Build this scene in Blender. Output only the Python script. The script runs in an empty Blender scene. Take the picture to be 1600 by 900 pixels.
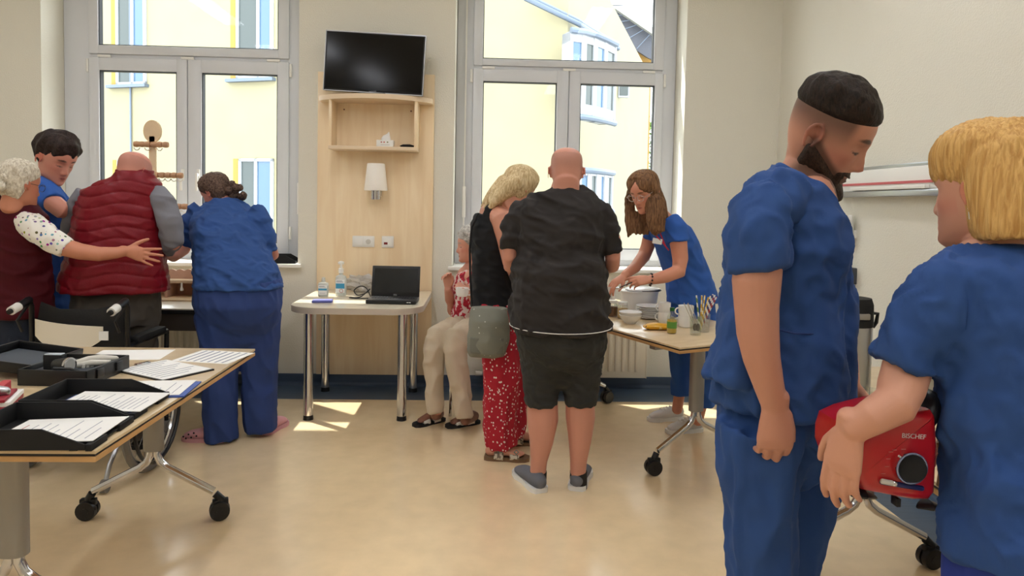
import bpy, bmesh, math, random
import numpy as np
from mathutils import Vector, Matrix

SC = bpy.context.scene
COL = SC.collection
PI = math.pi

# ------------------------------------------------------------------ camera
F, CX, CY, CAMH = 1100.0, 800.0, 371.0, 1.42
YAW, PITCH, ROLL = math.atan(45/1100), math.atan(53/1100), 0.0198
_f = Vector((math.sin(YAW)*math.cos(PITCH), math.cos(YAW)*math.cos(PITCH), -math.sin(PITCH)))
_r = _f.cross(Vector((0, 0, 1))).normalized()
_u = _r.cross(_f)
_r2 = _r*math.cos(ROLL) + _u*math.sin(ROLL)
_u2 = -_r*math.sin(ROLL) + _u*math.cos(ROLL)
cam_data = bpy.data.cameras.new('camera')
cam = bpy.data.objects.new('camera', cam_data)
COL.objects.link(cam)
cam.matrix_world = Matrix(((_r2.x, _u2.x, -_f.x, 0), (_r2.y, _u2.y, -_f.y, 0), (_r2.z, _u2.z, -_f.z, CAMH), (0, 0, 0, 1)))
cam_data.sensor_fit = 'HORIZONTAL'
cam_data.sensor_width = 36.0
cam_data.lens = 36.0*F/1600.0
cam_data.shift_y = -(450.0-CY)/1600.0
cam_data.clip_start = 0.05
SC.camera = cam

# ------------------------------------------------------------------ world, sun, exposure
SC.view_settings.view_transform = 'Standard'
SC.view_settings.look = 'None'
SC.view_settings.gamma = 1.0
SC.view_settings.use_curve_mapping = False
SC.view_settings.exposure = 0.06
world = bpy.data.worlds.new('sky')
SC.world = world
world.use_nodes = True
bg = world.node_tree.nodes['Background']
bg.inputs[0].default_value = (0.93, 0.97, 1.0, 1)
bg.inputs[1].default_value = 5.6
sun_data = bpy.data.lights.new('sun', 'SUN')
sun_data.energy = 9.0
sun_data.angle = 0.012
sun_data.color = (1.0, 0.95, 0.86)
sun = bpy.data.objects.new('sun', sun_data)
COL.objects.link(sun)
SUN_DIR = Vector((0.95, -0.74, -1.62)).normalized()
sun.rotation_euler = SUN_DIR.to_track_quat('-Z', 'Y').to_euler()
sun.location = (-6, 12, 14)
FILL_STRENGTH = 16.5  # glow of the fill panels added overhead

# ------------------------------------------------------------------ helpers
DEPTH = 1.0
def W(px, py, y):
    """room point whose depth (distance of its plane from the camera along the room) is y"""
    d = _r2*((px-CX)/F) - _u2*((py-CY)/F) + _f
    y = y*DEPTH
    t = y/d.y
    return Vector((d.x*t, y, CAMH+d.z*t))

def WZ(px, py, z):
    d = _r2*((px-CX)/F) - _u2*((py-CY)/F) + _f
    t = (z-CAMH)/d.z
    return Vector((d.x*t, d.y*t, z))

def lin(c):
    return tuple(((v/255)/12.92 if v/255 <= .04045 else ((v/255+.055)/1.055)**2.4) for v in c)

def mat(name, col, rough=.55, metal=0., bump=None, var=None, stretch=(1, 1, 1), coat=0., emit=None, spec=.5, sheen=0., attr=None, trans=0., ior=1.45, sss=0.):
    m = bpy.data.materials.new(name)
    m.use_nodes = True
    nt = m.node_tree
    b = nt.nodes['Principled BSDF']
    c = lin(col)
    b.inputs['Base Color'].default_value = (*c, 1)
    b.inputs['Roughness'].default_value = rough
    b.inputs['Metallic'].default_value = metal
    b.inputs['Specular IOR Level'].default_value = spec
    b.inputs['Coat Weight'].default_value = coat
    b.inputs['Coat Roughness'].default_value = .12
    b.inputs['Sheen Weight'].default_value = sheen
    b.inputs['Transmission Weight'].default_value = trans
    b.inputs['IOR'].default_value = ior
    if sss:
        b.inputs['Subsurface Weight'].default_value = sss
        b.inputs['Subsurface Radius'].default_value = (.012, .005, .003)
        b.inputs['Subsurface Scale'].default_value = .6
    if emit:
        b.inputs['Emission Color'].default_value = (*lin(emit[0]), 1)
        b.inputs['Emission Strength'].default_value = emit[1]
    N, L = nt.nodes, nt.links
    tc = N.new('ShaderNodeTexCoord')
    mp = N.new('ShaderNodeMapping')
    mp.inputs['Scale'].default_value = stretch
    L.new(tc.outputs['Object'], mp.inputs['Vector'])
    src = None
    if attr:
        a = N.new('ShaderNodeAttribute')
        a.attribute_name = attr
        src = a.outputs['Color']
        L.new(src, b.inputs['Base Color'])
    if var:
        nz = N.new('ShaderNodeTexNoise')
        nz.inputs['Scale'].default_value = var[0]
        nz.inputs['Detail'].default_value = 5
        L.new(mp.outputs[0], nz.inputs['Vector'])
        mr = N.new('ShaderNodeMapRange')
        mr.inputs[1].default_value, mr.inputs[2].default_value = .3, .7
        mr.inputs[3].default_value, mr.inputs[4].default_value = 1-var[1], 1+var[1]
        L.new(nz.outputs[0], mr.inputs[0])
        mx = N.new('ShaderNodeVectorMath')
        mx.operation = 'SCALE'
        if src is not None:
            L.new(src, mx.inputs[0])
        else:
            mx.inputs[0].default_value = c
        L.new(mr.outputs[0], mx.inputs['Scale'])
        L.new(mx.outputs[0], b.inputs['Base Color'])
    if bump:
        nz2 = N.new('ShaderNodeTexNoise')
        nz2.inputs['Scale'].default_value = bump[0]
        nz2.inputs['Detail'].default_value = 3
        L.new(mp.outputs[0], nz2.inputs['Vector'])
        bp = N.new('ShaderNodeBump')
        bp.inputs['Strength'].default_value = bump[1]
        bp.inputs['Distance'].default_value = bump[2] if len(bump) > 2 else .004
        L.new(nz2.outputs[0], bp.inputs['Height'])
        L.new(bp.outputs[0], b.inputs['Normal'])
    return m

def ramp_mat(name, stops, scale, kind='VORONOI', rough=.7, stretch=(1, 1, 1), detail=2., interp='CONSTANT', feature='F1', out=0, rnd=1.):
    """printed fabric: a texture pushed through hard colour steps"""
    m = mat(name, (128, 128, 128), rough)
    nt = m.node_tree
    N, L = nt.nodes, nt.links
    tc = N.new('ShaderNodeTexCoord'); mp = N.new('ShaderNodeMapping')
    mp.inputs['Scale'].default_value = stretch
    L.new(tc.outputs['Object'], mp.inputs['Vector'])
    if kind == 'VORONOI':
        t = N.new('ShaderNodeTexVoronoi'); t.feature = feature
        t.inputs['Randomness'].default_value = rnd
    else:
        t = N.new('ShaderNodeTexNoise'); t.inputs['Detail'].default_value = detail
    t.inputs['Scale'].default_value = scale
    L.new(mp.outputs[0], t.inputs['Vector'])
    cr = N.new('ShaderNodeValToRGB'); cr.color_ramp.interpolation = interp
    e = cr.color_ramp.elements
    while len(e) < len(stops): e.new(.5)
    for k, (p, c) in enumerate(stops):
        e[k].position = p; e[k].color = (*lin(c), 1)
    L.new(t.outputs[out], cr.inputs[0])
    L.new(cr.outputs[0], nt.nodes['Principled BSDF'].inputs['Base Color'])
    return m

def wood_mat(name, c1, c2, stretch=(6, 6, .6), scale=3., rough=.42, coat=.15):
    m = mat(name, c1, rough, coat=coat)
    nt = m.node_tree; N, L = nt.nodes, nt.links
    tc = N.new('ShaderNodeTexCoord'); mp = N.new('ShaderNodeMapping')
    mp.inputs['Scale'].default_value = stretch
    L.new(tc.outputs['Object'], mp.inputs['Vector'])
    t = N.new('ShaderNodeTexNoise'); t.inputs['Scale'].default_value = scale
    t.inputs['Detail'].default_value = 7; t.inputs['Distortion'].default_value = .6
    L.new(mp.outputs[0], t.inputs['Vector'])
    cr = N.new('ShaderNodeValToRGB')
    cr.color_ramp.elements[0].position = .35; cr.color_ramp.elements[0].color = (*lin(c2), 1)
    cr.color_ramp.elements[1].position = .65; cr.color_ramp.elements[1].color = (*lin(c1), 1)
    L.new(t.outputs[0], cr.inputs[0])
    L.new(cr.outputs[0], N['Principled BSDF'].inputs['Base Color'])
    return m

def glass_mat(name, tint=(1, 1, 1), gloss=.07):
    m = bpy.data.materials.new(name); m.use_nodes = True
    nt = m.node_tree; N, L = nt.nodes, nt.links
    N.remove(N['Principled BSDF'])
    o = N['Material Output']
    tr = N.new('ShaderNodeBsdfTransparent'); tr.inputs[0].default_value = (*tint, 1)
    gl = N.new('ShaderNodeBsdfGlossy'); gl.inputs['Roughness'].default_value = .03
    mx = N.new('ShaderNodeMixShader'); mx.inputs[0].default_value = gloss
    L.new(tr.outputs[0], mx.inputs[1]); L.new(gl.outputs[0], mx.inputs[2])
    L.new(mx.outputs[0], o.inputs[0])
    return m

class MB:
    """collects shapes into ONE mesh"""
    def __init__(s): s.v, s.f = [], []
    def add(s, vs, fs):
        n = len(s.v)
        s.v += [tuple(v) for v in vs]
        s.f += [tuple(i+n for i in f) for f in fs]
        return s
    def box(s, lo, hi, bev=0., M=None):
        x0, y0, z0 = lo; x1, y1, z1 = hi
        if bev <= 0:
            vs = [(x0,y0,z0),(x1,y0,z0),(x1,y1,z0),(x0,y1,z0),(x0,y0,z1),(x1,y0,z1),(x1,y1,z1),(x0,y1,z1)]
            fs = [(0,3,2,1),(4,5,6,7),(0,1,5,4),(1,2,6,5),(2,3,7,6),(3,0,4,7)]
        else:
            bm = bmesh.new()
            bmesh.ops.create_cube(bm, size=1)
            for v in bm.verts:
                v.co = Vector(((x0+x1)/2+v.co.x*(x1-x0), (y0+y1)/2+v.co.y*(y1-y0), (z0+z1)/2+v.co.z*(z1-z0)))
            bev = min(bev, .45*min(abs(x1-x0), abs(y1-y0), abs(z1-z0)))
            bmesh.ops.bevel(bm, geom=list(bm.edges), offset=bev, segments=2, affect='EDGES', profile=.5)
            bm.verts.index_update()
            vs = [v.co.copy() for v in bm.verts]; fs = [tuple(v.index for v in f.verts) for f in bm.faces]
            bm.free()
        if M is not None: vs = [M @ Vector(v) for v in vs]
        return s.add(vs, fs)
    def loft(s, nodes, n=18, cap='round', ref=None, exp=1.0, level=False):
        """nodes: (point, ra, rb); ra lies in the picture plane, rb in depth unless ref gives the ra axis"""
        pts = [Vector(p[0]) for p in nodes]
        K = len(pts)
        Y = Vector((0, 1, 0))
        tans = []
        for i in range(K):
            t = (pts[min(i+1, K-1)]-pts[max(i-1, 0)])
            if t.length < 1e-6: t = Vector((0, 0, -1))
            tans.append(t.normalized())
        rings = []; prev = None
        for i in range(K):
            t = tans[i]
            u = (ref-t*ref.dot(t)) if ref is not None else t.cross(Y)
            if u.length < .25:
                if prev is None: prev = Vector((1, 0, 0))
                u = prev-t*prev.dot(t)
            u.normalize()
            if prev is not None and u.dot(prev) < 0: u = -u
            prev = u
            if level: rings.append((pts[i], Vector((1, 0, 0)), Vector((0, 1, 0)), nodes[i][1], nodes[i][2]))
            else: rings.append((pts[i], u, u.cross(t), nodes[i][1], nodes[i][2]))
        full = []
        if cap == 'round':
            p, u, w, a, b = rings[0]; r = min(a, b)
            for q in (1.35, .9, .45): full.append((p-tans[0]*r*math.sin(q)*.9, u, w, a*math.cos(q), b*math.cos(q)))
        full += rings
        if cap == 'round' or cap == 'roundend':
            p, u, w, a, b = rings[-1]; r = min(a, b)
            for q in (.45, .9, 1.35): full.append((p+tans[-1]*r*math.sin(q)*.9, u, w, a*math.cos(q), b*math.cos(q)))
        vs, fs = [], []
        for (p, u, w, a, b) in full:
            for k in range(n):
                th = 2*PI*k/n
                c, d = math.cos(th), math.sin(th)
                if exp != 1.0:
                    c = math.copysign(abs(c)**exp, c); d = math.copysign(abs(d)**exp, d)
                vs.append(p+u*(a*c)+w*(b*d))
        R = len(full)
        for i in range(R-1):
            for k in range(n):
                a0, a1 = i*n+k, i*n+(k+1) % n
                fs.append((a0, a1, a1+n, a0+n))
        fs.append(tuple(range(n-1, -1, -1)))
        fs.append(tuple((R-1)*n+k for k in range(n)))
        return s.add(vs, fs)
    def tube(s, pts, r, n=10, cap='flat'):
        return s.loft([(p, r, r) for p in pts], n, cap)
    def cyl(s, p0, p1, r, r2=None, n=20):
        return s.loft([(p0, r, r), (p1, r2 if r2 is not None else r, r2 if r2 is not None else r)], n, 'flat')
    def lathe(s, prof, c=(0, 0, 0), n=28):
        """prof: (radius, z) from bottom to top about a vertical axis"""
        c = Vector(c); vs, fs = [], []
        for (r, z) in prof:
            for k in range(n):
                a = 2*PI*k/n
                vs.append(c+Vector((r*math.cos(a), r*math.sin(a), z)))
        for i in range(len(prof)-1):
            for k in range(n):
                a0, a1 = i*n+k, i*n+(k+1) % n
                fs.append((a0, a1, a1+n, a0+n))
        if prof[0][0] > 1e-4: fs.append(tuple(range(n-1, -1, -1)))
        if prof[-1][0] > 1e-4: fs.append(tuple((len(prof)-1)*n+k for k in range(n)))
        return s.add(vs, fs)
    def prism(s, poly, z0, z1, M=None):
        n = len(poly)
        vs = [Vector((x, y, z0)) for x, y in poly]+[Vector((x, y, z1)) for x, y in poly]
        fs = [tuple(range(n-1, -1, -1)), tuple(range(n, 2*n))]+[(k, (k+1) % n, (k+1) % n+n, k+n) for k in range(n)]
        if M is not None: vs = [M @ v for v in vs]
        return s.add(vs, fs)
    def ell(s, c, r, n=16, m=10, M=None):
        vs, fs = [], []
        c = Vector(c)
        for i in range(m+1):
            a = -PI/2+PI*i/m
            for k in range(n):
                b = 2*PI*k/n
                o = Vector((r[0]*math.cos(a)*math.cos(b), r[1]*math.cos(a)*math.sin(b), r[2]*math.sin(a)))
                vs.append(c+(M @ o if M is not None else o))
        for i in range(m):
            for k in range(n):
                a0, a1 = i*n+k, i*n+(k+1) % n
                fs.append((a0, a1, a1+n, a0+n))
        return s.add(vs, fs)
    def torus(s, c, R, r, axis='z', n=28, m=8, a0=0., a1=2*PI):
        pts = []
        c = Vector(c)
        full = abs(a1-a0-2*PI) < 1e-6
        cnt = n if full else n+1
        vs, fs = [], []
        for i in range(cnt):
            a = a0+(a1-a0)*i/n
            ca, sa = math.cos(a), math.sin(a)
            for k in range(m):
                b = 2*PI*k/m
                x, y, z = (R+r*math.cos(b))*ca, (R+r*math.cos(b))*sa, r*math.sin(b)
                o = {'z': (x, y, z), 'x': (z, x, y), 'y': (x, z, y)}[axis]
                vs.append(c+Vector(o))
        for i in range(n if full else n):
            for k in range(m):
                j = (i+1) % cnt
                fs.append((i*m+k, i*m+(k+1) % m, j*m+(k+1) % m, j*m+k))
        return s.add(vs, fs)
    def mesh(s, name, smooth=35):
        me = bpy.data.meshes.new(name)
        me.from_pydata(s.v, [], s.f)
        bm = bmesh.new(); bm.from_mesh(me)
        bmesh.ops.recalc_face_normals(bm, faces=bm.faces)
        bm.to_mesh(me); bm.free()
        if smooth:
            me.polygons.foreach_set('use_smooth', [True]*len(me.polygons))
            me.set_sharp_from_angle(angle=math.radians(smooth))
        return me
    def build(s, name, m, parent=None, smooth=35):
        return obj(name, s.mesh(name, smooth), m, parent)

def obj(name, me, m, parent=None):
    o = bpy.data.objects.new(name, me)
    COL.objects.link(o)
    if m is not None and not me.materials: me.materials.append(m)
    if parent is not None: o.parent = parent
    return o

def tag(o, label, cat, group=None):
    o['label'] = label; o['category'] = cat
    if group: o['group'] = group
    return o

def thing(name, label, cat, loc=(0, 0, 0), rz=0., group=None):
    o = bpy.data.objects.new(name, None)
    COL.objects.link(o)
    o.location = loc; o.rotation_euler = (0, 0, rz)
    o.empty_display_size = .05
    return tag(o, label, cat, group)

def struct(name, mb, m, parent=None, smooth=35):
    o = mb.build(name, m, parent, smooth)
    if parent is None: o['kind'] = 'structure'
    return o

def text(name, s, size, M, m, parent=None, extrude=.0004, align='CENTER'):
    cu = bpy.data.curves.new(name, 'FONT')
    cu.body = s; cu.size = size; cu.extrude = extrude; cu.align_x = align; cu.align_y = 'CENTER'
    tmp = bpy.data.objects.new(name, cu)
    COL.objects.link(tmp)
    dg = bpy.context.evaluated_depsgraph_get()
    me = bpy.data.meshes.new_from_object(tmp.evaluated_get(dg))
    bpy.data.objects.remove(tmp)
    me.name = name
    me.transform(M)
    me.materials.clear()
    return obj(name, me, m, parent)

def frame_mat(origin, xdir, ydir):
    x = Vector(xdir).normalized(); z = x.cross(Vector(ydir)).normalized(); y = z.cross(x)
    o = Vector(origin)
    return Matrix(((x.x, y.x, z.x, o.x), (x.y, y.y, z.y, o.y), (x.z, y.z, z.z, o.z), (0, 0, 0, 1)))

def copy_tree(o, parent=None):
    c = o.copy(); COL.objects.link(c); c.parent = parent
    for ch in list(o.children): copy_tree(ch, c)
    return c

# ------------------------------------------------------------------ materials
M_wall = mat('wall_paint', (226, 222, 208), .85, bump=(120, .6, .005), var=(1.2, .02))
M_ceil = mat('ceiling_paint', (238, 234, 222), .9)
M_floor = mat('linoleum_tan', (244, 218, 176), .24, bump=(420, .05, .001), var=(9, .05), coat=1.0, spec=.6)
M_floor.node_tree.nodes['Principled BSDF'].inputs['Coat IOR'].default_value = 1.75
M_floor.node_tree.nodes['Principled BSDF'].inputs['Coat Roughness'].default_value = .17
M_navy = mat('linoleum_navy', (70, 88, 110), .42, var=(7, .12), coat=.15, stretch=(.5, 6, 6))
M_base = mat('baseboard_navy', (62, 78, 100), .5, var=(7, .12), stretch=(.5, 6, 6))
M_frame = mat('window_pvc', (214, 216, 220), .35, var=(1.5, .015))
M_gasket = mat('rubber_gasket', (40, 44, 52), .6)
M_glass = glass_mat('pane_glass', (.97, .985, .98), .008)
M_metal = mat('brushed_metal', (176, 178, 182), .3, metal=1.)
M_chrome = mat('chrome', (200, 200, 202), .14, metal=1.)
M_alu = mat('grey_aluminium', (150, 147, 142), .42, metal=.6)
M_black = mat('black_plastic', (18, 18, 20), .4)
M_blackm = mat('black_matte', (14, 14, 15), .75)
M_white = mat('white_plastic', (236, 234, 228), .4)
M_porc = mat('white_porcelain', (240, 239, 235), .22, coat=.3)
M_paper = mat('paper', (236, 234, 230), .8)
M_ink = mat('ink_grey', (140, 142, 156), .8)
M_inkred = mat('ink_red', (170, 60, 60), .8)
M_maple = wood_mat('maple_veneer', (248, 226, 190), (239, 212, 172), (5, 5, .5), 3.)
M_maple_edge = mat('maple_edge', (226, 203, 172), .45)
M_top = wood_mat('table_laminate', (222, 198, 160), (212, 186, 146), (1.5, 7, 4), 4., rough=.3, coat=.3)
M_beech = mat('beech_edge', (196, 152, 98), .5, var=(14, .08))
M_desk = mat('desk_laminate', (226, 214, 190), .25, coat=.4, var=(5, .02))
M_deskedge = mat('desk_edge', (196, 184, 168), .45)
M_radiator = mat('radiator_enamel', (232, 224, 206), .4)
M_skin0 = None

# ------------------------------------------------------------------ room shell
XR, XL, YB, YF, ZC = 2.27, -4.6, 5.40, -2.8, 3.55
WT = .42                                              # wall thickness
struct('floor', MB().box((XL, YF, -.1), (1.95, 5.005, 0)), M_floor)
trim = struct('trim_1', MB().box((XL, 5.005, -.1), (XR, YB, 0)), M_navy)
struct('trim_2', MB().box((1.95, YF, -.1), (XR, 5.005, 0)), M_navy)
struct('ceiling', MB().box((XL, YF, ZC), (XR, YB, ZC+.1)), M_ceil)
LWX0, LWX1, RWX0, RWX1, WZ0, WZ1 = -3.29, -1.405, -.235, 1.53, .90, 3.28
wb = MB()
for x0, x1, z0, z1 in ((XL, LWX0, 0, ZC), (LWX1, RWX0, 0, ZC), (RWX1, XR, 0, ZC), (LWX0, LWX1, 0, WZ0), (LWX0, LWX1, WZ1, ZC), (RWX0, RWX1, 0, WZ0), (RWX0, RWX1, WZ1, ZC)):
    wb.box((x0, YB, z0), (x1, YB+WT, z1))
struct('wall_back', wb, M_wall, smooth=0)
struct('wall_right', MB().box((XR, YF, 0), (XR+.2, YB+WT, ZC)), M_wall, smooth=0)
struct('wall_left', MB().box((XL-.2, YF, 0), (XL, YB+WT, ZC)), M_wall, smooth=0)
struct('wall_front', MB().box((XL-.2, YF-.2, 0), (XR+.2, YF, ZC)), M_wall, smooth=0)
bb = MB().box((XL, YB-.008, 0), (XR-.008, YB, .088), .003)
bb.prism([(0, 0), (-.03, 0), (-.012, .006), (-.004, .014), (0, .03)], XL, XR-.008, Matrix(((0, 0, 1, 0), (1, 0, 0, YB-.007), (0, 1, 0, 0), (0, 0, 0, 1))))
struct('baseboard_back', bb, M_base)
bb = MB().box((XR-.008, YF, 0), (XR, YB-.008, .088), .003)
bb.prism([(0, 0), (-.03, 0), (-.012, .006), (-.004, .014), (0, .03)], YF, YB-.04, Matrix(((1, 0, 0, XR-.007), (0, 0, 1, 0), (0, 1, 0, 0), (0, 0, 0, 1))))
struct('baseboard_right', bb, M_base)

def window(name, X0, X1, gl, split, lower, ztr, upz, handles):
    """one tall PVC window: fixed frame, upper light, two lower sashes"""
    yf = 5.68
    fr = MB()
    s0, s1 = gl[0]-.075, gl[1]+.085               # sash outer edges
    fr.box((X0+.002, yf, WZ0+.03), (s0+.012, yf+.07, WZ1-.002), .006)
    fr.box((s1-.012, yf, WZ0+.03), (X1-.002, yf+.07, WZ1-.002), .006)
    fr.box((s0, yf, WZ0+.03), (s1, yf+.07, .985), .006)
    fr.box((s0, yf, ztr-.03), (s1, yf+.07, ztr+.03), .006)
    fr.box((s0, yf, 3.18), (s1, yf+.07, WZ1-.002), .006)
    root = struct(name, fr, M_frame)
    def sash(x0, x1, z0, z1, g):
        m = MB(); y0, y1 = yf-.022, yf+.05
        m.box((x0, y0, z0), (g[0], y1, z1), .008); m.box((g[1], y0, z0), (x1, y1, z1), .008)
        m.box((g[0]-.004, y0+.0015, z0+.0015), (g[1]+.004, y1, g[2]), .008); m.box((g[0]-.004, y0+.0015, g[3]), (g[1]+.004, y1, z1-.0015), .008)
        o = m.build('sash', M_frame, root)
        k = MB(); e = .006
        for lo, hi in (((g[0], y0+.01, g[2]), (g[0]+e, y1-.01, g[3])), ((g[1]-e, y0+.01, g[2]), (g[1], y1-.01, g[3])), ((g[0], y0+.01, g[2]), (g[1], y1-.01, g[2]+e)), ((g[0], y0+.01, g[3]-e), (g[1], y1-.01, g[3]))):
            k.box(lo, hi)
        k.build('gasket', M_gasket, o)
        MB().box((g[0], yf+.012, g[2]), (g[1], yf+.018, g[3])).build('pane', M_glass, o)
        return o
    sash(s0, s1, ztr+.012, 3.2, (gl[0], gl[1], upz, 3.13))
    a = sash(s0, split-.002, .975, ztr-.012, (lower[0], lower[1], 1.065, lower[4]))
    b = sash(split+.002, s1, .975, ztr-.012, (lower[2], lower[3], 1.065, lower[4]))
    for hx, par in zip(handles, (a, b)):
        h = MB().box((hx-.014, yf-.034, 1.55), (hx+.014, yf-.02, 1.64), .005).box((hx-.009, yf-.06, 1.585), (hx+.009, yf-.034, 1.605), .003).box((hx-.01, yf-.068, 1.47), (hx+.01, yf-.054, 1.61), .006)
        h.build('handle', M_white, par)
    for hz in (1.1, 2.38):
        for hx in (s0-.012, s1+.012):
            MB().cyl((hx, yf-.012, hz), (hx, yf-.012, hz+.1), .011, n=12).build('hinge', M_white, root)
    for hx in (s0+.12, split, s1-.12):
        MB().box((hx-.05, yf-.026, ztr-.014), (hx+.05, yf-.012, ztr+.006), .003).build('hinge_cover', M_white, root)
    return root
window('window_1', LWX0, LWX1, (-3.015, -1.635), -2.335, (-3.01, -2.42, -2.225, -1.64, 2.395), 2.508, 2.59, (-2.37, -2.25))
window('window_2', RWX0, RWX1, (-.028, 1.34), .664, (-.022, .567, .757, 1.356, 2.39), 2.500, 2.568, (.62, .71))
for k, (x0, x1) in enumerate(((LWX0, LWX1), (RWX0, RWX1))):
    s = MB().box((x0+.004, YB, .902), (x1-.004, 5.7, .93)).box((x0-.03, YB-.045, .902), (x1+.03, YB, .93), .005)
    struct('trim_%d' % (k+3), s, M_white)
# shutter belt boxes in the reveals
for k, (x, n0) in enumerate(((LWX1-.055, 5), (RWX0+.075, 6))):
    r = MB().box((x-.012, 5.60, 1.42), (x+.012, 5.68, 2.3), .004)
    o = struct('trim_%d' % n0, MB().box((x-.006, 5.652, .96), (x+.006, 5.658, 3.2)), M_white)
    MB().box((x-.014, 5.625, 1.30), (x+.014, 5.65, 1.55), .006).build('belt_winder', M_white, o)

# ------------------------------------------------------------------ fill light panels, added out of view overhead to brighten the room
M_diff = mat('fill_diffuser', (255, 250, 240), .6, emit=((244, 247, 255), FILL_STRENGTH))
k = 0
for x in (-3.0, -.9, 1.2):
    for y in (-1.2, 1.1, 3.4):
        t = thing('added_fill_light', 'long white fill light panel added unseen above the room', 'fill light', (x, y, ZC-.07), 0, 'added fill light panels')
        MB().box((-.14, -.62, .0), (.14, .62, .07), .008).build('housing', M_white, t)
        MB().box((-.115, -.6, -.012), (.115, .6, .001), .005).build('diffuser', M_diff, t)
# ------------------------------------------------------------------ radiators
def radiator(x0, x1, label):
    t = thing('radiator', label, 'radiator', ((x0+x1)/2, 5.30, 0))
    w = (x1-x0)/2
    m = MB().box((-w, .0, .10), (w, .05, .66), .006)
    m.build('panel', M_radiator, t)
    rib = MB()
    n = int((x1-x0-.05)/.052)
    rm = MB().box((-.014, -.012, .15), (.014, .002, .62), .006).mesh('rib')
    for i in range(n):
        o = obj('rib', rm, M_radiator, t); o.location.x = -w+.04+i*.052
    g = MB()
    for i in range(int((x1-x0)/.02)):
        pass
    MB().box((-w-.002, -.004, .655), (w+.002, .055, .672), .003).build('top_grille', M_radiator, t)
    for s in (-1, 1): MB().box((s*w-.004*(s > 0)-.001, -.006, .1), (s*w+.004*(s < 0)+.001, .055, .66)).build('side_cover', M_radiator, t)
    v = MB().cyl((-w-.06, .025, .12), (-w, .025, .12), .011, n=12).cyl((-w-.06, .025, .12), (-w-.06, .07, .12), .009, n=12)
    v.build('pipe', M_metal, t)
    MB().cyl((-w-.1, .025, .12), (-w-.05, .025, .12), .02, .017, n=14).build('valve', M_white, t)
    MB().cyl((-w-.11, .025, .6), (-w-.03, .025, .6), .022, .02, n=14).build('thermostat', M_white, t)
    for s in (-.7, .7): MB().box((s*w-.02, .05, .2), (s*w+.02, .08, .5)).build('bracket', M_radiator, t)
    return t
radiator(-2.95, -1.75, 'cream ribbed radiator under the window behind the hook post')
radiator(.06, 1.268, 'cream ribbed radiator under the window beside the catering table')

# ------------------------------------------------------------------ wooden wall panel, TV shelf, TV, lamp, switches
t = thing('wall_panel', 'tall maple veneer wall panel between the two windows', 'wall panel', (-.822, 5.4, .088))
MB().box((-.436, -.022, 0), (.436, 0, 2.29), .002).build('board', M_maple, t)
t = thing('wall_shelf', 'maple wall shelf with curved top board and open cubby', 'shelf', (-.81, 5.378, 1.79))
arc = [(-.415, 0)]+[(-.415+.83*i/24, -.10-.20*math.sin(PI*i/24)**.7) for i in range(25)]+[(.415, 0)]
MB().prism(arc, .358, .392).build('top_board', M_maple_edge, t)
MB().box((-.325, -.20, 0), (.315, 0, .026), .003).build('bottom_board', M_maple_edge, t)
MB().box((-.325, -.19, .026), (-.303, 0, .358), .002).build('side_board', M_maple, t)
MB().box((.293, -.19, .026), (.315, 0, .358), .002).build('side_board', M_maple, t)
MB().box((-.303, -.004, .026), (.293, 0, .358)).build('back_board', M_maple, t)
for x in (-.25, .25): MB().cyl((x, -.008, .31), (x, -.003, .31), .006, n=10).build('screw_cap', mat('screw_brown', (120, 80, 50)), t)

t = thing('television', 'black flat screen television standing on the curved wall shelf', 'television', (-.82, 5.20, 2.182), math.radians(-5))
tilt = Matrix.Rotation(math.radians(2.8), 4, 'Y')
MB().box((-.362, -.012, .02), (.362, .03, .448), .004, tilt).build('housing', M_black, t)
M_screen = mat('dark_screen', (4, 4, 5), .12, spec=.3)
MB().box((-.351, -.0145, .036), (.351, -.011, .438), .0, tilt).build('screen', M_screen, t)
bz = MB()
for lo, hi in (((-.365, -.016, .018), (.365, -.008, .024)), ((-.365, -.016, .444), (.365, -.008, .451)), ((-.366, -.016, .018), (-.361, -.008, .451)), ((.361, -.016, .018), (.366, -.008, .451))): bz.box(lo, hi, 0, tilt)
bz.build('bezel', M_metal, t)
MB().box((-.09, -.09, 0), (.11, .07, .008), .003).box((-.04, 0, .005), (.05, .02, .05), .002).build('stand', M_black, t)
text('logo', 'SAMSUNG', .012, frame_mat(tilt @ Vector((0, -.0165, .0285)), (1, 0, .05), (0, 0, 1)), mat('logo_grey', (190, 190, 195)), t)

t = thing('tissue_box', 'small white tissue box with a tissue peaking out in the cubby', 'tissue box', (-.735, 5.27, 1.816))
MB().box((-.062, -.035, 0), (.062, .035, .052), .003).build('box', M_white, t)
m = MB()
m.loft([((0, 0, .05), .035, .012), ((.01, 0, .075), .03, .01), ((.02, .0, .095), .012, .006), ((.024, 0, .112), .003, .003)], 10)
m.build('tissue', M_paper, t)
fm = mat('print_red', (190, 80, 70)); fm2 = mat('print_green', (120, 120, 70))
for i, dx in enumerate((-.025, -.005, .02)): MB().ell((dx, -.0352, .036), (.006, .0008, .005), 10, 6).build('flower_print', fm if i < 2 else fm2, t)
MB().box((-.03, -.0357, .016), (.035, -.035, .019)).build('print_line', mat('print_grey', (180, 170, 160)), t)
t = thing('eyeglass_case', 'small flat black case lying at the right of the cubby', 'case', (-.575, 5.26, 1.816))
MB().loft([((-.05, 0, .012), .004, .012), ((-.03, 0, .013), .012, .025), ((.02, 0, .014), .013, .026), ((.05, 0, .012), .006, .014)], 14).build('shell', M_blackm, t)

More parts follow.
